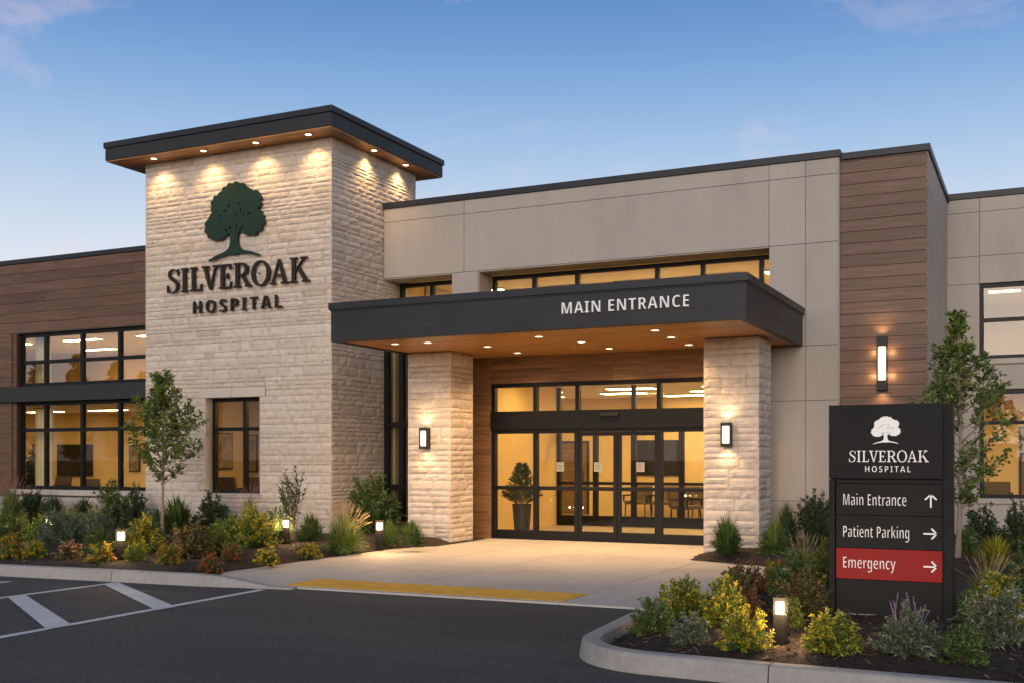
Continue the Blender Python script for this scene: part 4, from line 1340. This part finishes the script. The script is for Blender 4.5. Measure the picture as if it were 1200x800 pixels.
# ---- furniture seen through the glass
def make_chair():
    t = thing('waiting_chair', 'x', 'chair')
    s = MB(); s.box(-.30, .30, -.30, .26, .36, .46); s.build('seat', M['sofa'], t, (0, 0, 0), bevel=.03)
    k = MB()
    k.add([(-.30, .20, .40), (.30, .20, .40), (.30, .30, .40), (-.30, .30, .40), (-.30, .30, .86), (.30, .30, .86), (.30, .38, .86), (-.30, .38, .86)], [(0, 3, 2, 1), (4, 5, 6, 7), (0, 1, 5, 4), (1, 2, 6, 5), (2, 3, 7, 6), (3, 0, 4, 7)])
    k.build('backrest', M['sofa'], t, (0, 0, 0), bevel=.02)
    for sx in (-1, 1):
        a = MB(); a.box(sx * .33 - .03, sx * .33 + .03, -.28, .28, .58, .62); a.box(sx * .33 - .02, sx * .33 + .02, -.26, -.22, .44, .58); a.build('armrest', M['pot'], t, (0, 0, 0))
        for y in (-.24, .24):
            l = MB(); l.tube([(sx * .27, y, .37), (sx * .29, y * 1.08, 0)], [.02, .014], 8); l.build('leg', M['pot'], t, (0, 0, 0))
    return t
ch0 = None
chairs = [(-24.3, 21.2, .25, 180, 'left wing chair with its back to the window, below the wall screen'), (-22.15, 21.2, .25, 180, 'left wing chair with its back to the window, right of the wall screen'),
          (-20.0, 21.5, .25, 150, 'left wing chair nearest the stone tower'), (-25.6, 22.8, .25, 0, 'left wing chair standing against the far wall'),
          (-10.0, 28.7, .02, 0, 'lobby armchair against the back wall, first from the left'), (-9.25, 28.7, .02, 0, 'lobby armchair against the back wall, second from the left'),
          (-8.5, 28.7, .02, 0, 'lobby armchair against the back wall, third from the left'), (-7.75, 28.7, .02, 0, 'lobby armchair against the back wall, fourth from the left'),
          (-7.9, 26.2, .02, 75, 'lobby armchair turned sideways near the inner doors, left'), (-7.6, 27.0, .02, 75, 'lobby armchair turned sideways behind the first sideways one'),
          (-16.5, 19.75, .35, 180, 'chair behind the tower window, left of its mullion'), (-15.8, 20.0, .35, 160, 'chair behind the tower window, right of its mullion'), (-.95, 26.6, .25, 0, 'chair in the right wing ground floor room')]
for i, (x, y, z, a, lab) in enumerate(chairs):
    o = make_chair() if i == 0 else copy_tree(ch0)
    if i == 0: ch0 = o
    o.location = (x, y, z); o.rotation_euler = (0, 0, R(a)); o['label'] = lab; o['group'] = 'waiting chairs inside'

def frame_on_wall(name, label, cat, x0, x1, z0, z1, y, m, rz=0, at=None):
    t = thing(name, label, cat, at or ((x0 + x1) / 2, y, (z0 + z1) / 2), rz)
    w, h = (x1 - x0) / 2, (z1 - z0) / 2
    b = MB(); b.box(-w, w, -.05, -.001, -h, h); b.build('frame', M['pot'], t, (0, 0, 0), bevel=.004)
    b = MB(); b.box(-w + .03, w - .03, -.056, -.0505, -h + .03, h - .03); b.build('picture' if cat != 'screen' else 'display', m, t, (0, 0, 0))
frame_on_wall('wall_screen', 'large dark screen on the golden wall in the left wing', 'screen', -26.35, -24.94, 1.12, 2.05, 23.598, M['screen'])
frame_on_wall('wall_picture', 'tall dark picture left of the large screen in the left wing', 'picture', -27.4, -26.72, 1.25, 2.06, 23.598, M['art'])
frame_on_wall('wall_picture', 'narrow picture at the right part of the left wing wall', 'picture', -23.5, -23.1, 1.25, 2.0, 23.598, M['art'])
frame_on_wall('wall_screen', 'dark screen on the lobby back wall behind the sliding doors', 'screen', -10.35, -9.0, 1.15, 2.15, 29.598, M['screen'])
frame_on_wall('wall_picture', 'framed picture in the room behind the tower window', 'picture', -.3, .3, 1.35, 2.2, 0, M['art'], R(90), (-17.148, 20.1, 1.8))
frame_on_wall('wall_picture', 'narrow picture on the far wall behind the tower window', 'picture', -17.02, -16.76, 1.3, 2.2, 20.898, M['art'])
frame_on_wall('wall_picture', 'small picture on the wall of the lobby right of the dark screen', 'picture', -8.3, -7.85, 1.4, 2.1, 29.598, M['art'])

# ================================================================ PLANTS
def leaf(b, p, d, l, w, rr, mi=0):
    """a folded kite: two faces meeting at the midrib"""
    d = d.normalized()
    s = d.cross(Vector((rr.uniform(-1, 1), rr.uniform(-1, 1), rr.uniform(.2, 1)))).normalized()
    n = s.cross(d)
    m = p + d * (l * .45)
    tip = p + d * l - n * (l * rr.uniform(0, .25))
    b.add([p, m + s * w * .5 + n * w * .18, tip, m - s * w * .5 + n * w * .18], [(0, 1, 2), (0, 2, 3)], mi)

def flower(b, p, r, rr, mi=0, n=5, up=None):
    d = (up or Vector((rr.uniform(-.5, .5), rr.uniform(-.9, .2), 1))).normalized()
    a = d.cross(Vector((1, 0, 0))).normalized(); c = d.cross(a)
    o = rr.uniform(0, 6)
    for k in range(n):
        w = o + 2 * math.pi * k / n
        e = a * math.cos(w) + c * math.sin(w); s = a * -math.sin(w) + c * math.cos(w)
        b.add([p, p + e * r * .6 + s * r * .34 + d * r * .15, p + e * r + d * r * rr.uniform(-.1, .3), p + e * r * .6 - s * r * .34 + d * r * .15], [(0, 1, 2, 3)], mi)

def shrub_mesh(seed, W, H, nst, nlf, ll, lw_, stem=True, upright=.0, top=1.0):
    """stems fan out of one crown; leaves sit along their outer two thirds"""
    rr = random.Random(seed)
    fo, st, tips = MB(), MB(), []
    for i in range(nst):
        a = rr.uniform(0, 2 * math.pi)
        e = math.acos(1 - rr.random() * (1 - upright) * .98)        # angle off vertical
        ln = rr.uniform(.72, 1.08)
        tip = Vector((math.cos(a) * math.sin(e) * W * .5, math.sin(a) * math.sin(e) * W * .5, max(.10, math.cos(e)) * H * top)) * ln
        mid = Vector((tip.x * .42, tip.y * .42, tip.z * .62))
        p0 = Vector((rr.uniform(-.04, .04), rr.uniform(-.04, .04), 0))
        def pt(t): return p0 * (1 - t) ** 2 + mid * 2 * t * (1 - t) + tip * t * t
        st.tube([pt(0), pt(.5), pt(.95)], [.006, .004, .002], 4)
        tips.append((tip, (tip - mid).normalized()))
        for k in range(nlf):
            t = .28 + .74 * (rr.random() ** .75)
            q = pt(t)
            dr = (pt(min(1, t + .05)) - pt(t - .05)).normalized()
            w = rr.uniform(0, 2 * math.pi)
            u = dr.cross(Vector((.3, .5, .8))).normalized(); v = dr.cross(u)
            d = dr * rr.uniform(.2, .9) + (u * math.cos(w) + v * math.sin(w)) * rr.uniform(.4, 1.0) + Vector((0, 0, .15))
            leaf(fo, q, d, ll * rr.uniform(.6, 1.25), lw_ * rr.uniform(.7, 1.2), rr)
    return fo, st, tips, rr

def blades_mesh(seed, W, H, n, w, droop=.3, spread=1.1):
    """blades radiate from one crown and bend over towards their tips"""
    rr = random.Random(seed)
    b = MB(); tips = []
    for i in range(n):
        a = rr.uniform(0, 2 * math.pi); e = rr.random() ** .62
        th = e * spread
        ln = rr.uniform(.62, 1.06)
        c = Vector((math.cos(a), math.sin(a), 0))
        p0 = c * rr.uniform(0, W * .09)
        sx, cz = math.sin(th) * W * .54 * ln, math.cos(th) * H * ln
        p1 = c * sx * .45 + Vector((0, 0, cz * .72 + H * .08)); p2 = c * sx + Vector((0, 0, max(.02, cz - droop * H * e * e * ln)))
        s = Vector((-c.y, c.x, 0)) * w * rr.uniform(.6, 1.2)
        s = (s + c * rr.uniform(-.6, .6) * w)
        q = [p0 * (1 - t) ** 2 + p1 * 2 * t * (1 - t) + p2 * t * t for t in (0, .35, .7, 1)]
        b.add([q[0] - s, q[0] + s, q[1] + s * .9, q[1] - s * .9, q[2] + s * .6, q[2] - s * .6, q[3]], [(0, 1, 2, 3), (3, 2, 4, 5), (5, 4, 6)])
        tips.append((q[3], (q[3] - q[2]).normalized()))
    return b, tips, rr

def finish(name, parts):
    t = thing(name, 'x', name.replace('_', ' '))
    for n, b, m in parts:
        if b.f: b.build(n, m, t, (0, 0, 0))
    return t

def make_plant(kind, seed):
    """returns the thing and its nominal width and height"""
    if kind in ('dark_shrub', 'mid_shrub', 'yg_shrub', 'gold_shrub', 'bronze', 'red_shrub', 'blue_mound'):
        mat = {'dark_shrub': 'dark', 'mid_shrub': 'mid', 'yg_shrub': 'yellowgreen', 'gold_shrub': 'gold', 'bronze': 'bronze', 'red_shrub': 'red', 'blue_mound': 'blue'}[kind]
        if kind == 'blue_mound': fo, st, tips, rr = shrub_mesh(seed, .9, .6, 120, 36, .085, .011)
        elif kind == 'gold_shrub':
            fo, st, tips, rr = shrub_mesh(seed, .66, .58, 80, 30, .058, .021)
            fg, sg, tg, rg = shrub_mesh(seed + 50, .60, .50, 50, 28, .056, .021)
            return finish('shrub', [('foliage', fo, L['gold']), ('inner_foliage', fg, L['mid']), ('stems', st, M['stem'])]), .62, .55
        else: fo, st, tips, rr = shrub_mesh(seed, .66, .60, 92, 34, .056, .023)
        return finish('shrub', [('foliage', fo, L[mat]), ('stems', st, M['stem'])]), (.9 if kind == 'blue_mound' else .62), (.6 if kind == 'blue_mound' else .58)
    if kind == 'young_shrub':
        fo, st, tips, rr = shrub_mesh(seed, .85, 1.3, 26, 34, .065, .028, upright=.72)
        fo2 = MB(); fo2.v, fo2.f, fo2.m = fo.v, fo.f, fo.m
        return finish('shrub', [('foliage', fo2, L['dark']), ('stems', st, M['bark'])]), .8, 1.3
    if kind in ('spiky', 'dark_grass', 'grass'):
        b, tips, rr = blades_mesh(seed, .72, .6, 620, .0085, .18, 1.2)
        fo, st, tips2, r2 = shrub_mesh(seed + 9, .52, .36, 40, 24, .07, .014)
        m = L['grass'] if kind == 'grass' else L['darkgrass'] if kind == 'dark_grass' else L['mid']
        return finish('ornamental_grass' if kind != 'spiky' else 'shrub', [('blades', b, m), ('foliage', fo, L['dark'] if kind != 'grass' else L['mid'])]), .6, .58
    if kind in ('fountain', 'pink_grass', 'straw', 'gold_grass'):
        b, tips, rr = blades_mesh(seed, 1.05, .80, 1300 if kind == 'fountain' else 760, .0062, .32, 1.25)
        pl = MB()
        for i in range(75 if kind == 'fountain' else 4 if kind == 'gold_grass' else 34):
            a = rr.uniform(0, 6.283); e = rr.random()
            c = Vector((math.cos(a), math.sin(a), 0))
            p0 = c * .03; p1 = c * .16 * e + Vector((0, 0, .5)); p2 = c * (.06 + .50 * e) + Vector((0, 0, .93 - .36 * e * e + rr.uniform(-.10, .08)))
            q = [p0 * (1 - t) ** 2 + p1 * 2 * t * (1 - t) + p2 * t * t for t in (.4, .6, .82, .92, 1)]
            pl.tube(q, [.0012, .0012, .002, .0042, .001], 4)
            for k in range(6):
                t = rr.uniform(.78, 1.0)
                z = p0 * (1 - t) ** 2 + p1 * 2 * t * (1 - t) + p2 * t * t
                leaf(pl, z, Vector((rr.uniform(-1, 1), rr.uniform(-1, 1), .8)), .022, .004, rr)
        m = {'fountain': 'grass', 'pink_grass': 'grass', 'straw': 'straw', 'gold_grass': 'gold'}[kind]
        return finish('ornamental_grass', [('blades', b, L[m]), ('plumes', pl, FL['pink'] if kind == 'pink_grass' else FL['plume'])]), .92, .92
    if kind.startswith('fl_') or kind in ('grey_white', 'white_fl', 'spire_green', 'lavender'):
        big = kind in ('fl_gold_bush', 'grey_white', 'white_fl', 'spire_green', 'lavender')
        lm = {'grey_white': 'grey', 'white_fl': 'mid', 'spire_green': 'mid', 'lavender': 'grey', 'fl_gold_bush': 'yellowgreen', 'fl_pink': 'bronze', 'fl_red': 'bronze'}.get(kind, 'yellowgreen')
        W, H = (.5, .40) if big else (.42, .27)
        fo, st, tips, rr = shrub_mesh(seed, W * 1.05, H * 1.05, 88 if big else 60, 32 if big else 24, .048, .017 if lm == 'grey' else .021)
        fl = MB(); sp = MB()
        fm = {'fl_orange': 'orange', 'fl_yellow': 'yellow', 'fl_pink': 'pink', 'fl_red': 'red', 'fl_gold_bush': 'yellow', 'grey_white': 'white', 'white_fl': 'white', 'spire_green': 'white', 'lavender': 'white'}[kind]
        for p, d in tips:
            if p.z < H * .35 and big: continue
            pr = {'fl_gold_bush': .8, 'grey_white': .22, 'white_fl': .3, 'spire_green': .15, 'lavender': .12, 'fl_pink': .55, 'fl_red': .65}.get(kind, .95)
            if rr.random() < pr:
                r = rr.uniform(.013, .021) if fm == 'white' else rr.uniform(.021, .034)
                if kind == 'fl_gold_bush': r *= .75
                flower(fl, p * 1.03 + Vector((0, 0, .012)), r, rr)
                if fm != 'white':
                    for _ in range(2 if not big else 1): flower(fl, p * rr.uniform(.85, 1.08) + Vector((rr.uniform(-.04, .04), rr.uniform(-.04, .04), rr.uniform(-.01, .02))), r * .8, rr)
        parts = [('foliage', fo, L[lm]), ('stems', st, M['stem']), ('flowers', fl, FL[fm])]
        if kind == 'fl_gold_bush':
            f2, s2, t2, r2 = shrub_mesh(seed + 77, W * 1.04, H * 1.05, 46, 20, .042, .018, upright=.15)
            parts.append(('golden_tips', f2, L['gold']))
        if kind in ('spire_green', 'lavender'):
            for i in range(8 if kind == 'spire_green' else 18):
                a = rr.uniform(0, 6.283); e = rr.random() ** .6
                c = Vector((math.cos(a), math.sin(a), 0))
                q0 = c * .08 + Vector((0, 0, H * .5)); q1 = c * W * .52 * e + Vector((0, 0, H * (1.28 - .42 * e) * rr.uniform(.85, 1.1)))
                sp.tube([q0, (q0 + q1) / 2 + c * .01, q1], [.002, .002, .0015], 4)
                for k in range(22):
                    t = .80 + .20 * k / 21
                    z = q0.lerp(q1, t)
                    leaf(sp, z, Vector((rr.uniform(-1, 1), rr.uniform(-1, 1), .7)), .010, .006, rr)
            parts.append(('flower_spikes', sp, FL['purple']))
        return finish('flowers', parts), W, H
    raise KeyError(kind)

PLANTS = [
 ('left', 'pink_grass', -21.47, 17.90, 1.09, 1.03, 'feathery grass with rosy tips at the left edge of the photo, under the wood wall', 'ornamental_grass'),
 ('left', 'dark_shrub', -21.33, 18.35, 0.68, 0.78, 'small dark shrub under the left end of the long window', 'shrub'),
 ('left', 'dark_grass', -20.66, 18.35, 0.79, 0.71, 'low dark grass tuft under the window sill, left of a second such tuft', 'ornamental_grass'),
 ('left', 'dark_grass', -19.71, 18.35, 0.82, 0.64, 'low dark grass tuft under the middle of the long window sill', 'ornamental_grass'),
 ('left', 'mid_shrub', -18.16, 17.71, 0.89, 0.96, 'tall loose green shrub reaching the window sill left of the stone tower', 'shrub'),
 ('left', 'dark_shrub', -17.25, 17.45, 0.54, 0.92, 'narrow dark shrub in the corner where wood wing meets stone tower', 'shrub'),
 ('left', 'spiky', -15.52, 16.83, 0.92, 0.78, 'spiky dark green clump right of the young tree trunk, against stone', 'shrub'),
 ('left', 'dark_shrub', -15.06, 17.34, 0.86, 0.79, 'rounded dark green shrub below the left side of the tower window', 'shrub'),
 ('left', 'pink_grass', -14.22, 17.45, 0.61, 0.98, 'rosy upright grass below the right side of the tower window', 'ornamental_grass'),
 ('left', 'young_shrub', -12.30, 16.31, 0.78, 1.30, 'upright open shrub with bare stems against the stone tower', 'shrub'),
 ('left', 'dark_grass', -11.76, 16.11, 0.61, 0.55, 'dark grass tuft between the upright open shrub and the fountain grass', 'ornamental_grass'),
 ('left', 'fountain', -10.47, 15.25, 0.94, 0.85, 'large fountain grass with tan plumes at the stone tower corner', 'ornamental_grass'),
 ('left', 'mid_shrub', -12.08, 18.60, 1.13, 1.15, 'broad dark shrub in the recess between stone tower and left column', 'shrub'),
 ('left', 'grass', -10.48, 16.73, 0.46, 0.49, 'small pale green grass tuft right behind the bollard nearest the entrance', 'ornamental_grass'),
 ('left', 'spiky', -9.72, 16.22, 0.53, 0.47, 'small spiky clump at the foot of the left stone column', 'shrub'),
 ('left', 'blue_mound', -14.63, 13.24, 0.99, 0.68, 'wide blue-grey mound in the left bed, below the yellow grass', 'shrub'),
 ('left', 'blue_mound', -15.21, 14.45, 0.67, 0.58, 'smaller blue-grey mound partly behind the wide blue-grey one', 'shrub'),
 ('left', 'gold_grass', -17.88, 16.27, 0.97, 0.63, 'yellow blades rising behind the wide blue-grey mound', 'ornamental_grass'),
 ('left', 'straw', -16.19, 15.42, 0.55, 0.68, 'pale straw-coloured grass rising right of the yellow blades', 'ornamental_grass'),
 ('left', 'mid_shrub', -16.52, 13.81, 0.67, 0.55, 'low green shrub at the left edge, above the orange flowers', 'shrub'),
 ('left', 'yg_shrub', -15.41, 13.48, 0.55, 0.53, 'green shrub right below the small half-hidden lamp', 'shrub'),
 ('left', 'gold_shrub', -12.98, 13.28, 0.74, 0.60, 'yellow-green shrub right of the bollard near the kerb', 'shrub'),
 ('left', 'mid_shrub', -13.47, 12.86, 0.46, 0.41, 'small green mound left of the bollard near the kerb', 'shrub'),
 ('left', 'bronze', -11.54, 12.78, 0.69, 0.54, 'red-tinged shrub between two yellow-green ones, right of the young tree', 'shrub'),
 ('left', 'yg_shrub', -11.34, 13.37, 0.66, 0.53, 'yellow-green rounded shrub left of the taller yellow one', 'shrub'),
 ('left', 'gold_shrub', -11.93, 14.75, 0.69, 0.69, 'taller yellow-green shrub in front of the tower window', 'shrub'),
 ('left', 'mid_shrub', -11.93, 15.37, 0.50, 0.65, 'green shrub close left of the bollard at the upright open shrub', 'shrub'),
 ('left', 'dark_grass', -16.25, 17.05, 0.49, 0.52, 'small dark tuft at the left of the young tree trunk', 'ornamental_grass'),
 ('left', 'fl_orange', -13.69, 11.27, 0.37, 0.37, 'orange flower clump cut by the left edge of the photo', 'flowers'),
 ('left', 'fl_yellow', -13.36, 11.43, 0.40, 0.25, 'low clump of yellow flowers nearest the left edge of the kerb', 'flowers'),
 ('left', 'fl_pink', -12.80, 11.55, 0.47, 0.27, 'low dark rose-coloured flowers below the blue-grey mound', 'flowers'),
 ('left', 'fl_orange', -12.09, 11.45, 0.43, 0.28, 'orange and yellow flower clump left of the kerbside bollard', 'flowers'),
 ('left', 'yg_shrub', -11.67, 11.79, 0.29, 0.27, 'tiny yellow-green plant touching the right side of the kerbside bollard', 'shrub'),
 ('left', 'fl_orange', -10.85, 11.50, 0.40, 0.28, 'orange-red flower clump midway between kerbside bollard and kerb end', 'flowers'),
 ('left', 'fl_red', -10.26, 11.65, 0.39, 0.28, 'red flower clump nearest the corner where kerb meets concrete', 'flowers'),
 ('left', 'fl_red', -10.76, 12.68, 0.35, 0.25, 'green clump with few red flowers below the yellow-green shrub', 'flowers'),
 ('left', 'fl_yellow', -10.20, 12.80, 0.40, 0.25, 'bright yellow flower clump left of the tower-side bollard', 'flowers'),
 ('left', 'fl_yellow', -10.44, 14.15, 0.43, 0.24, 'bright yellow flower clump right of the tower-side bollard', 'flowers'),
 ('column', 'spiky', -4.44, 16.90, 0.64, 0.64, 'spiky green clump in front of the right stone column', 'shrub'),
 ('column', 'grass', -3.72, 16.95, 0.60, 0.60, 'green grass tuft at the right corner of the right stone column', 'ornamental_grass'),
 ('column', 'dark_grass', -4.01, 19.30, 0.50, 0.79, 'tall dark grass against the beige wall, right of the right column', 'ornamental_grass'),
 ('column', 'dark_shrub', -3.50, 19.30, 0.79, 0.93, 'dense dark shrub against the beige wall, left of the black sign', 'shrub'),
 ('island', 'straw', -2.67, 13.86, 0.70, 0.68, 'straw-coloured plume grass left of the black sign', 'ornamental_grass'),
 ('island', 'yg_shrub', -2.31, 13.21, 0.38, 0.52, 'yellow-green shrub touching the left edge of the black sign', 'shrub'),
 ('island', 'spire_green', -2.95, 8.83, 0.37, 0.31, 'green plant with dark flower spires at the kerb tip of the island', 'flowers'),
 ('island', 'fl_gold_bush', -3.02, 9.91, 0.44, 0.38, 'large orange-flowering bush beside the concrete, left in the island', 'flowers'),
 ('island', 'grey_white', -2.53, 8.50, 0.34, 0.26, 'grey-green plant with small white flowers left of the yellow-green ones', 'flowers'),
 ('island', 'fl_gold_bush', -2.50, 9.41, 0.40, 0.40, 'green bush with yellow-orange tips behind the grey-green plant', 'flowers'),
 ('island', 'red_shrub', -2.95, 11.98, 0.47, 0.37, 'dark red-leaved shrub at the top edge of the island', 'shrub'),
 ('island', 'fl_orange', -2.77, 12.60, 0.37, 0.31, 'orange flower clump between the red-leaved shrub and the straw grass', 'flowers'),
 ('island', 'red_shrub', -2.49, 10.16, 0.33, 0.29, 'reddish low shrub behind the yellow-green plant, left of the island lamp', 'shrub'),
 ('island', 'bronze', -2.06, 10.62, 0.54, 0.44, 'brownish green bush behind the island lamp, left of the sign', 'shrub'),
 ('island', 'gold_shrub', -2.08, 8.46, 0.41, 0.33, 'yellow-green plant just left of the island lamp', 'shrub'),
 ('island', 'fl_gold_bush', -1.43, 8.48, 0.40, 0.33, 'bright golden bush in front of the left sign corner', 'shrub'),
 ('island', 'lavender', -0.92, 8.65, 0.46, 0.36, 'lavender-like plant with purple spikes in front of the sign', 'flowers'),
 ('island', 'white_fl', -0.52, 8.50, 0.34, 0.26, 'low green plant with white flowers at the right sign corner', 'flowers'),
 ('island', 'grey_white', -0.33, 9.39, 0.51, 0.47, 'large grey-green bush with white flowers at the right edge', 'flowers'),
 ('island', 'straw', -0.49, 11.78, 0.70, 0.54, 'golden feathery grass right of the sign, below the tree', 'ornamental_grass'),
 ('column', 'gold_grass', -0.58, 16.59, 0.73, 0.54, 'yellow-brown grass tuft farther back at the right edge', 'ornamental_grass'),
 ('column', 'dark_shrub', -0.89, 19.68, 0.65, 0.70, 'dark round shrub below the right wing window, left one', 'shrub'),
 ('column', 'dark_shrub', -0.37, 19.36, 0.60, 0.76, 'dark round shrub below the right wing window, cut by the photo edge', 'shrub'),
 ('column', 'mid_shrub', -1.04, 18.17, 0.37, 0.44, 'small green shrub just right of the right tree trunk', 'shrub'),
 ('island', 'mid_shrub', -0.15, 12.68, 0.39, 0.59, 'green bush cut by the right edge, behind the grey-green one', 'shrub'),
 ('island', 'yg_shrub', -1.98, 9.66, 0.25, 0.27, 'small yellow-green plant peeping out behind the island lamp', 'shrub'),
 ('island', 'mid_shrub', -0.58, 10.61, 0.27, 0.30, 'low green plant at the right side face of the sign', 'shrub'),
 ('left', 'mid_shrub', -13.9, 14.3, 0.6, 0.5, 'leafy green filler shrub behind the kerbside bollard, left of the young tree', 'shrub'),
 ('left', 'yg_shrub', -12.7, 15.1, 0.6, 0.5, 'yellow-green filler shrub in mid bed, right of the young tree trunk', 'shrub'),
 ('left', 'bronze', -17.0, 14.2, 0.6, 0.5, 'rust-tinged filler shrub left of the half-hidden lamp', 'shrub'),
 ('island', 'bronze', -2.75, 10.75, 0.5, 0.38, 'rust-tinged low bush between the two red-leaved shrubs', 'shrub'),
 ('island', 'mid_shrub', -2.35, 11.7, 0.5, 0.5, 'green bush behind the rust-tinged one, left of the straw grass', 'shrub'),
 ('island', 'fl_gold_bush', -0.35, 10.6, 0.5, 0.42, 'golden-tipped bush right of the sign, behind the large grey-green one', 'flowers'),
]
protos = {}
use = {}
rp = random.Random(77)
GROUPS = {'left': 'plants in the bed along the building', 'column': 'plants in the bed behind the right column', 'island': 'plants on the sign island'}
for (bedk, kind, x, y, w, h, lab, cat) in PLANTS:
    n = use.get(kind, 0); use[kind] = n + 1
    nvar = 3 if kind in ('mid_shrub', 'dark_shrub') else 2
    key = (kind, n % nvar)
    if key in protos:
        src, W, H = protos[key]
        o = copy_tree(src)
    else:
        o, W, H = make_plant(kind, 100 + 17 * len(protos))
        protos[key] = (o, W, H)
    o.name = cat
    o['label'] = lab; o['category'] = {'ornamental_grass': 'grass clump', 'flowers': 'flowers', 'shrub': 'shrub'}[cat]; o['group'] = GROUPS[bedk]
    if kind in ('fl_orange', 'fl_yellow', 'fl_red', 'fl_pink') and bedk == 'left': y += .12
    o.location = (x, y, bed_z(bedk, x, y) - .015)
    k = (.86 if kind in ('fl_orange', 'fl_yellow', 'fl_red', 'fl_pink') else .92 if kind == 'blue_mound' else 1.04)
    o.scale = (w / W * k, w / W * k, h / H * 1.0)
    o.rotation_euler = (0, 0, rp.uniform(0, 6.28))

# ---- trees
def make_tree(name, label, x, y, z, H, clear, spread, seed, leafmat, nbr=30, nl=85, ll=.075, trunk_r=.035, peak=.30):
    rr = random.Random(seed)
    t = thing(name, label, 'tree', (x, y, z), 0)
    tr, cr_ = MB(), MB()
    lean = Vector((rr.uniform(-.03, .03), rr.uniform(-.03, .03), 0))
    def axis(s): return Vector((lean.x * math.sin(s * 4) * H * .4, lean.y * math.sin(s * 3) * H * .4, s * H))
    tr.tube([axis(s / 10) for s in range(11)], [trunk_r * (1.25 if s == 0 else 1) * (1 - s / 10 * .88) for s in range(11)], 9)
    for i in range(nbr):
        s = clear + (0.97 - clear) * (i + rr.random()) / nbr
        k = (s - clear) / (1 - clear)
        prof = min(1, .42 + k / peak * .58) if k < peak else max(.09, 1 - ((k - peak) / (1 - peak)) ** .85 * .90)
        ln = spread * prof * rr.uniform(.6, 1.12)
        a = i * 2.39996 + rr.uniform(-.5, .5)
        el = R(rr.uniform(30, 56) + 20 * k)
        c = Vector((math.cos(a), math.sin(a), 0))
        p0 = axis(s)
        p2 = p0 + c * ln * math.cos(el) * 1.15 + Vector((0, 0, ln * math.sin(el) * 1.1))
        p1 = p0 + c * ln * .5 + Vector((0, 0, ln * .26))
        def pt(q, a_=p0, b_=p1, c_=p2): return a_ * (1 - q) ** 2 + b_ * 2 * q * (1 - q) + c_ * q * q
        tr.tube([pt(0), pt(.35), pt(.7), pt(1)], [trunk_r * .42 * (1 - .6 * k), trunk_r * .28 * (1 - .6 * k), trunk_r * .17, .002], 5)
        twigs = [(pt(.3), p2 - p0, ln * .2)]
        for j in range(5 + int(ln * 5)):
            q = rr.uniform(.35, 1)
            d = (c * rr.uniform(.1, 1) + Vector((rr.uniform(-1, 1), rr.uniform(-1, 1), rr.uniform(.2, 1.3)))).normalized()
            e = ln * rr.uniform(.16, .40)
            b0 = pt(q)
            tr.tube([b0, b0 + d * e], [.0035, .0015], 4)
            twigs.append((b0, d, e))
        n = int(nl * (.45 + prof * 1.3))
        for _ in range(n):
            b0, d, e = rr.choice(twigs)
            p = b0 + d.normalized() * e * rr.uniform(.1, 1.05) + Vector((rr.gauss(0, .025), rr.gauss(0, .025), rr.gauss(0, .025)))
            leaf(cr_, p, d.normalized() * .6 + Vector((rr.uniform(-1, 1), rr.uniform(-1, 1), rr.uniform(-.7, .8))), ll * rr.uniform(.6, 1.2), ll * .5 * rr.uniform(.8, 1.2), rr)
    tr.build('trunk', M['bark'], t, (0, 0, 0))
    cr_.build('crown', leafmat, t, (0, 0, 0))
    return t
make_tree('young_tree', 'slender young tree in the left bed before the stone tower', -15.19, 16.07, .12, 3.12, .31, 1.02, 5, L['tree'], nbr=48, nl=64, ll=.10, peak=.14)
make_tree('young_tree', 'slender young tree right of the black sign before the side wing', -1.13, 17.45, .12, 3.66, .19, .95, 23, L['tree'], nbr=52, nl=54, ll=.10, trunk_r=.042, peak=.30)

# potted conifer inside the doors
t = thing('potted_conifer', 'small potted conifer standing inside the glass entrance', 'potted plant', (-9.78, 20.75, .02))
b = MB(); b.lathe([(.15, 0), (.20, .62), (.205, .66), (.185, .66), (.18, .60), (.001, .60)], 24); b.build('pot', M['pot'], t, (0, 0, 0))
rr = random.Random(4)
fo = MB(); st = MB(); st.tube([(0, 0, .55), (0, 0, 1.4)], [.015, .004], 6)
for i in range(300):
    s = rr.random() ** 1.3
    a = rr.uniform(0, 6.283); r = .40 * (1 - s) + .07
    p0 = Vector((0, 0, .60 + .85 * s)); d = Vector((math.cos(a), math.sin(a), .55)).normalized()
    for k in range(14):
        leaf(fo, p0 + d * r * (.25 + .75 * k / 13), d + Vector((rr.uniform(-.8, .8), rr.uniform(-.8, .8), rr.uniform(-.3, .6))), .075, .016, rr)
fo.build('foliage', L['dark'], t, (0, 0, 0)); st.build('stem', M['bark'], t, (0, 0, 0))
t = thing('potted_plant', 'leafy potted plant inside the left wing window', 'potted plant', (-23.7, 20.4, .25))
b = MB(); b.lathe([(.15, 0), (.21, .45), (.19, .45), (.001, .42)], 20); b.build('pot', M['pot'], t, (0, 0, 0))
fo, st, tips, rr = shrub_mesh(91, .9, 1.1, 26, 26, .12, .045, upright=.5)
for q in (fo, st): q.v = [(a, c, d + .42) for a, c, d in q.v]
fo.build('foliage', L['dark'], t, (0, 0, 0)); st.build('stems', M['stem'], t, (0, 0, 0))
# trees beyond the car park, behind the photographer: they show as reflections in the glass
for i, (x, y, H, s) in enumerate(((-99.5, -48, 12.4, 2.6), (-95.5, -49, 11.4, 2.2), (-92.6, -47, 12.8, 2.4), (-88.2, -48, 11.9, 2.3), (-85, -49, 10.8, 2.4))):
    make_tree('distant_tree', ('tall', 'tallest', 'low', 'broad', 'far')[i] + ' dark tree across the car park, reflected in the upper left window', x, y, 0, H, .12, s, 40 + i, L['dark'], nbr=40, nl=80, ll=.5, trunk_r=.2, peak=.35)
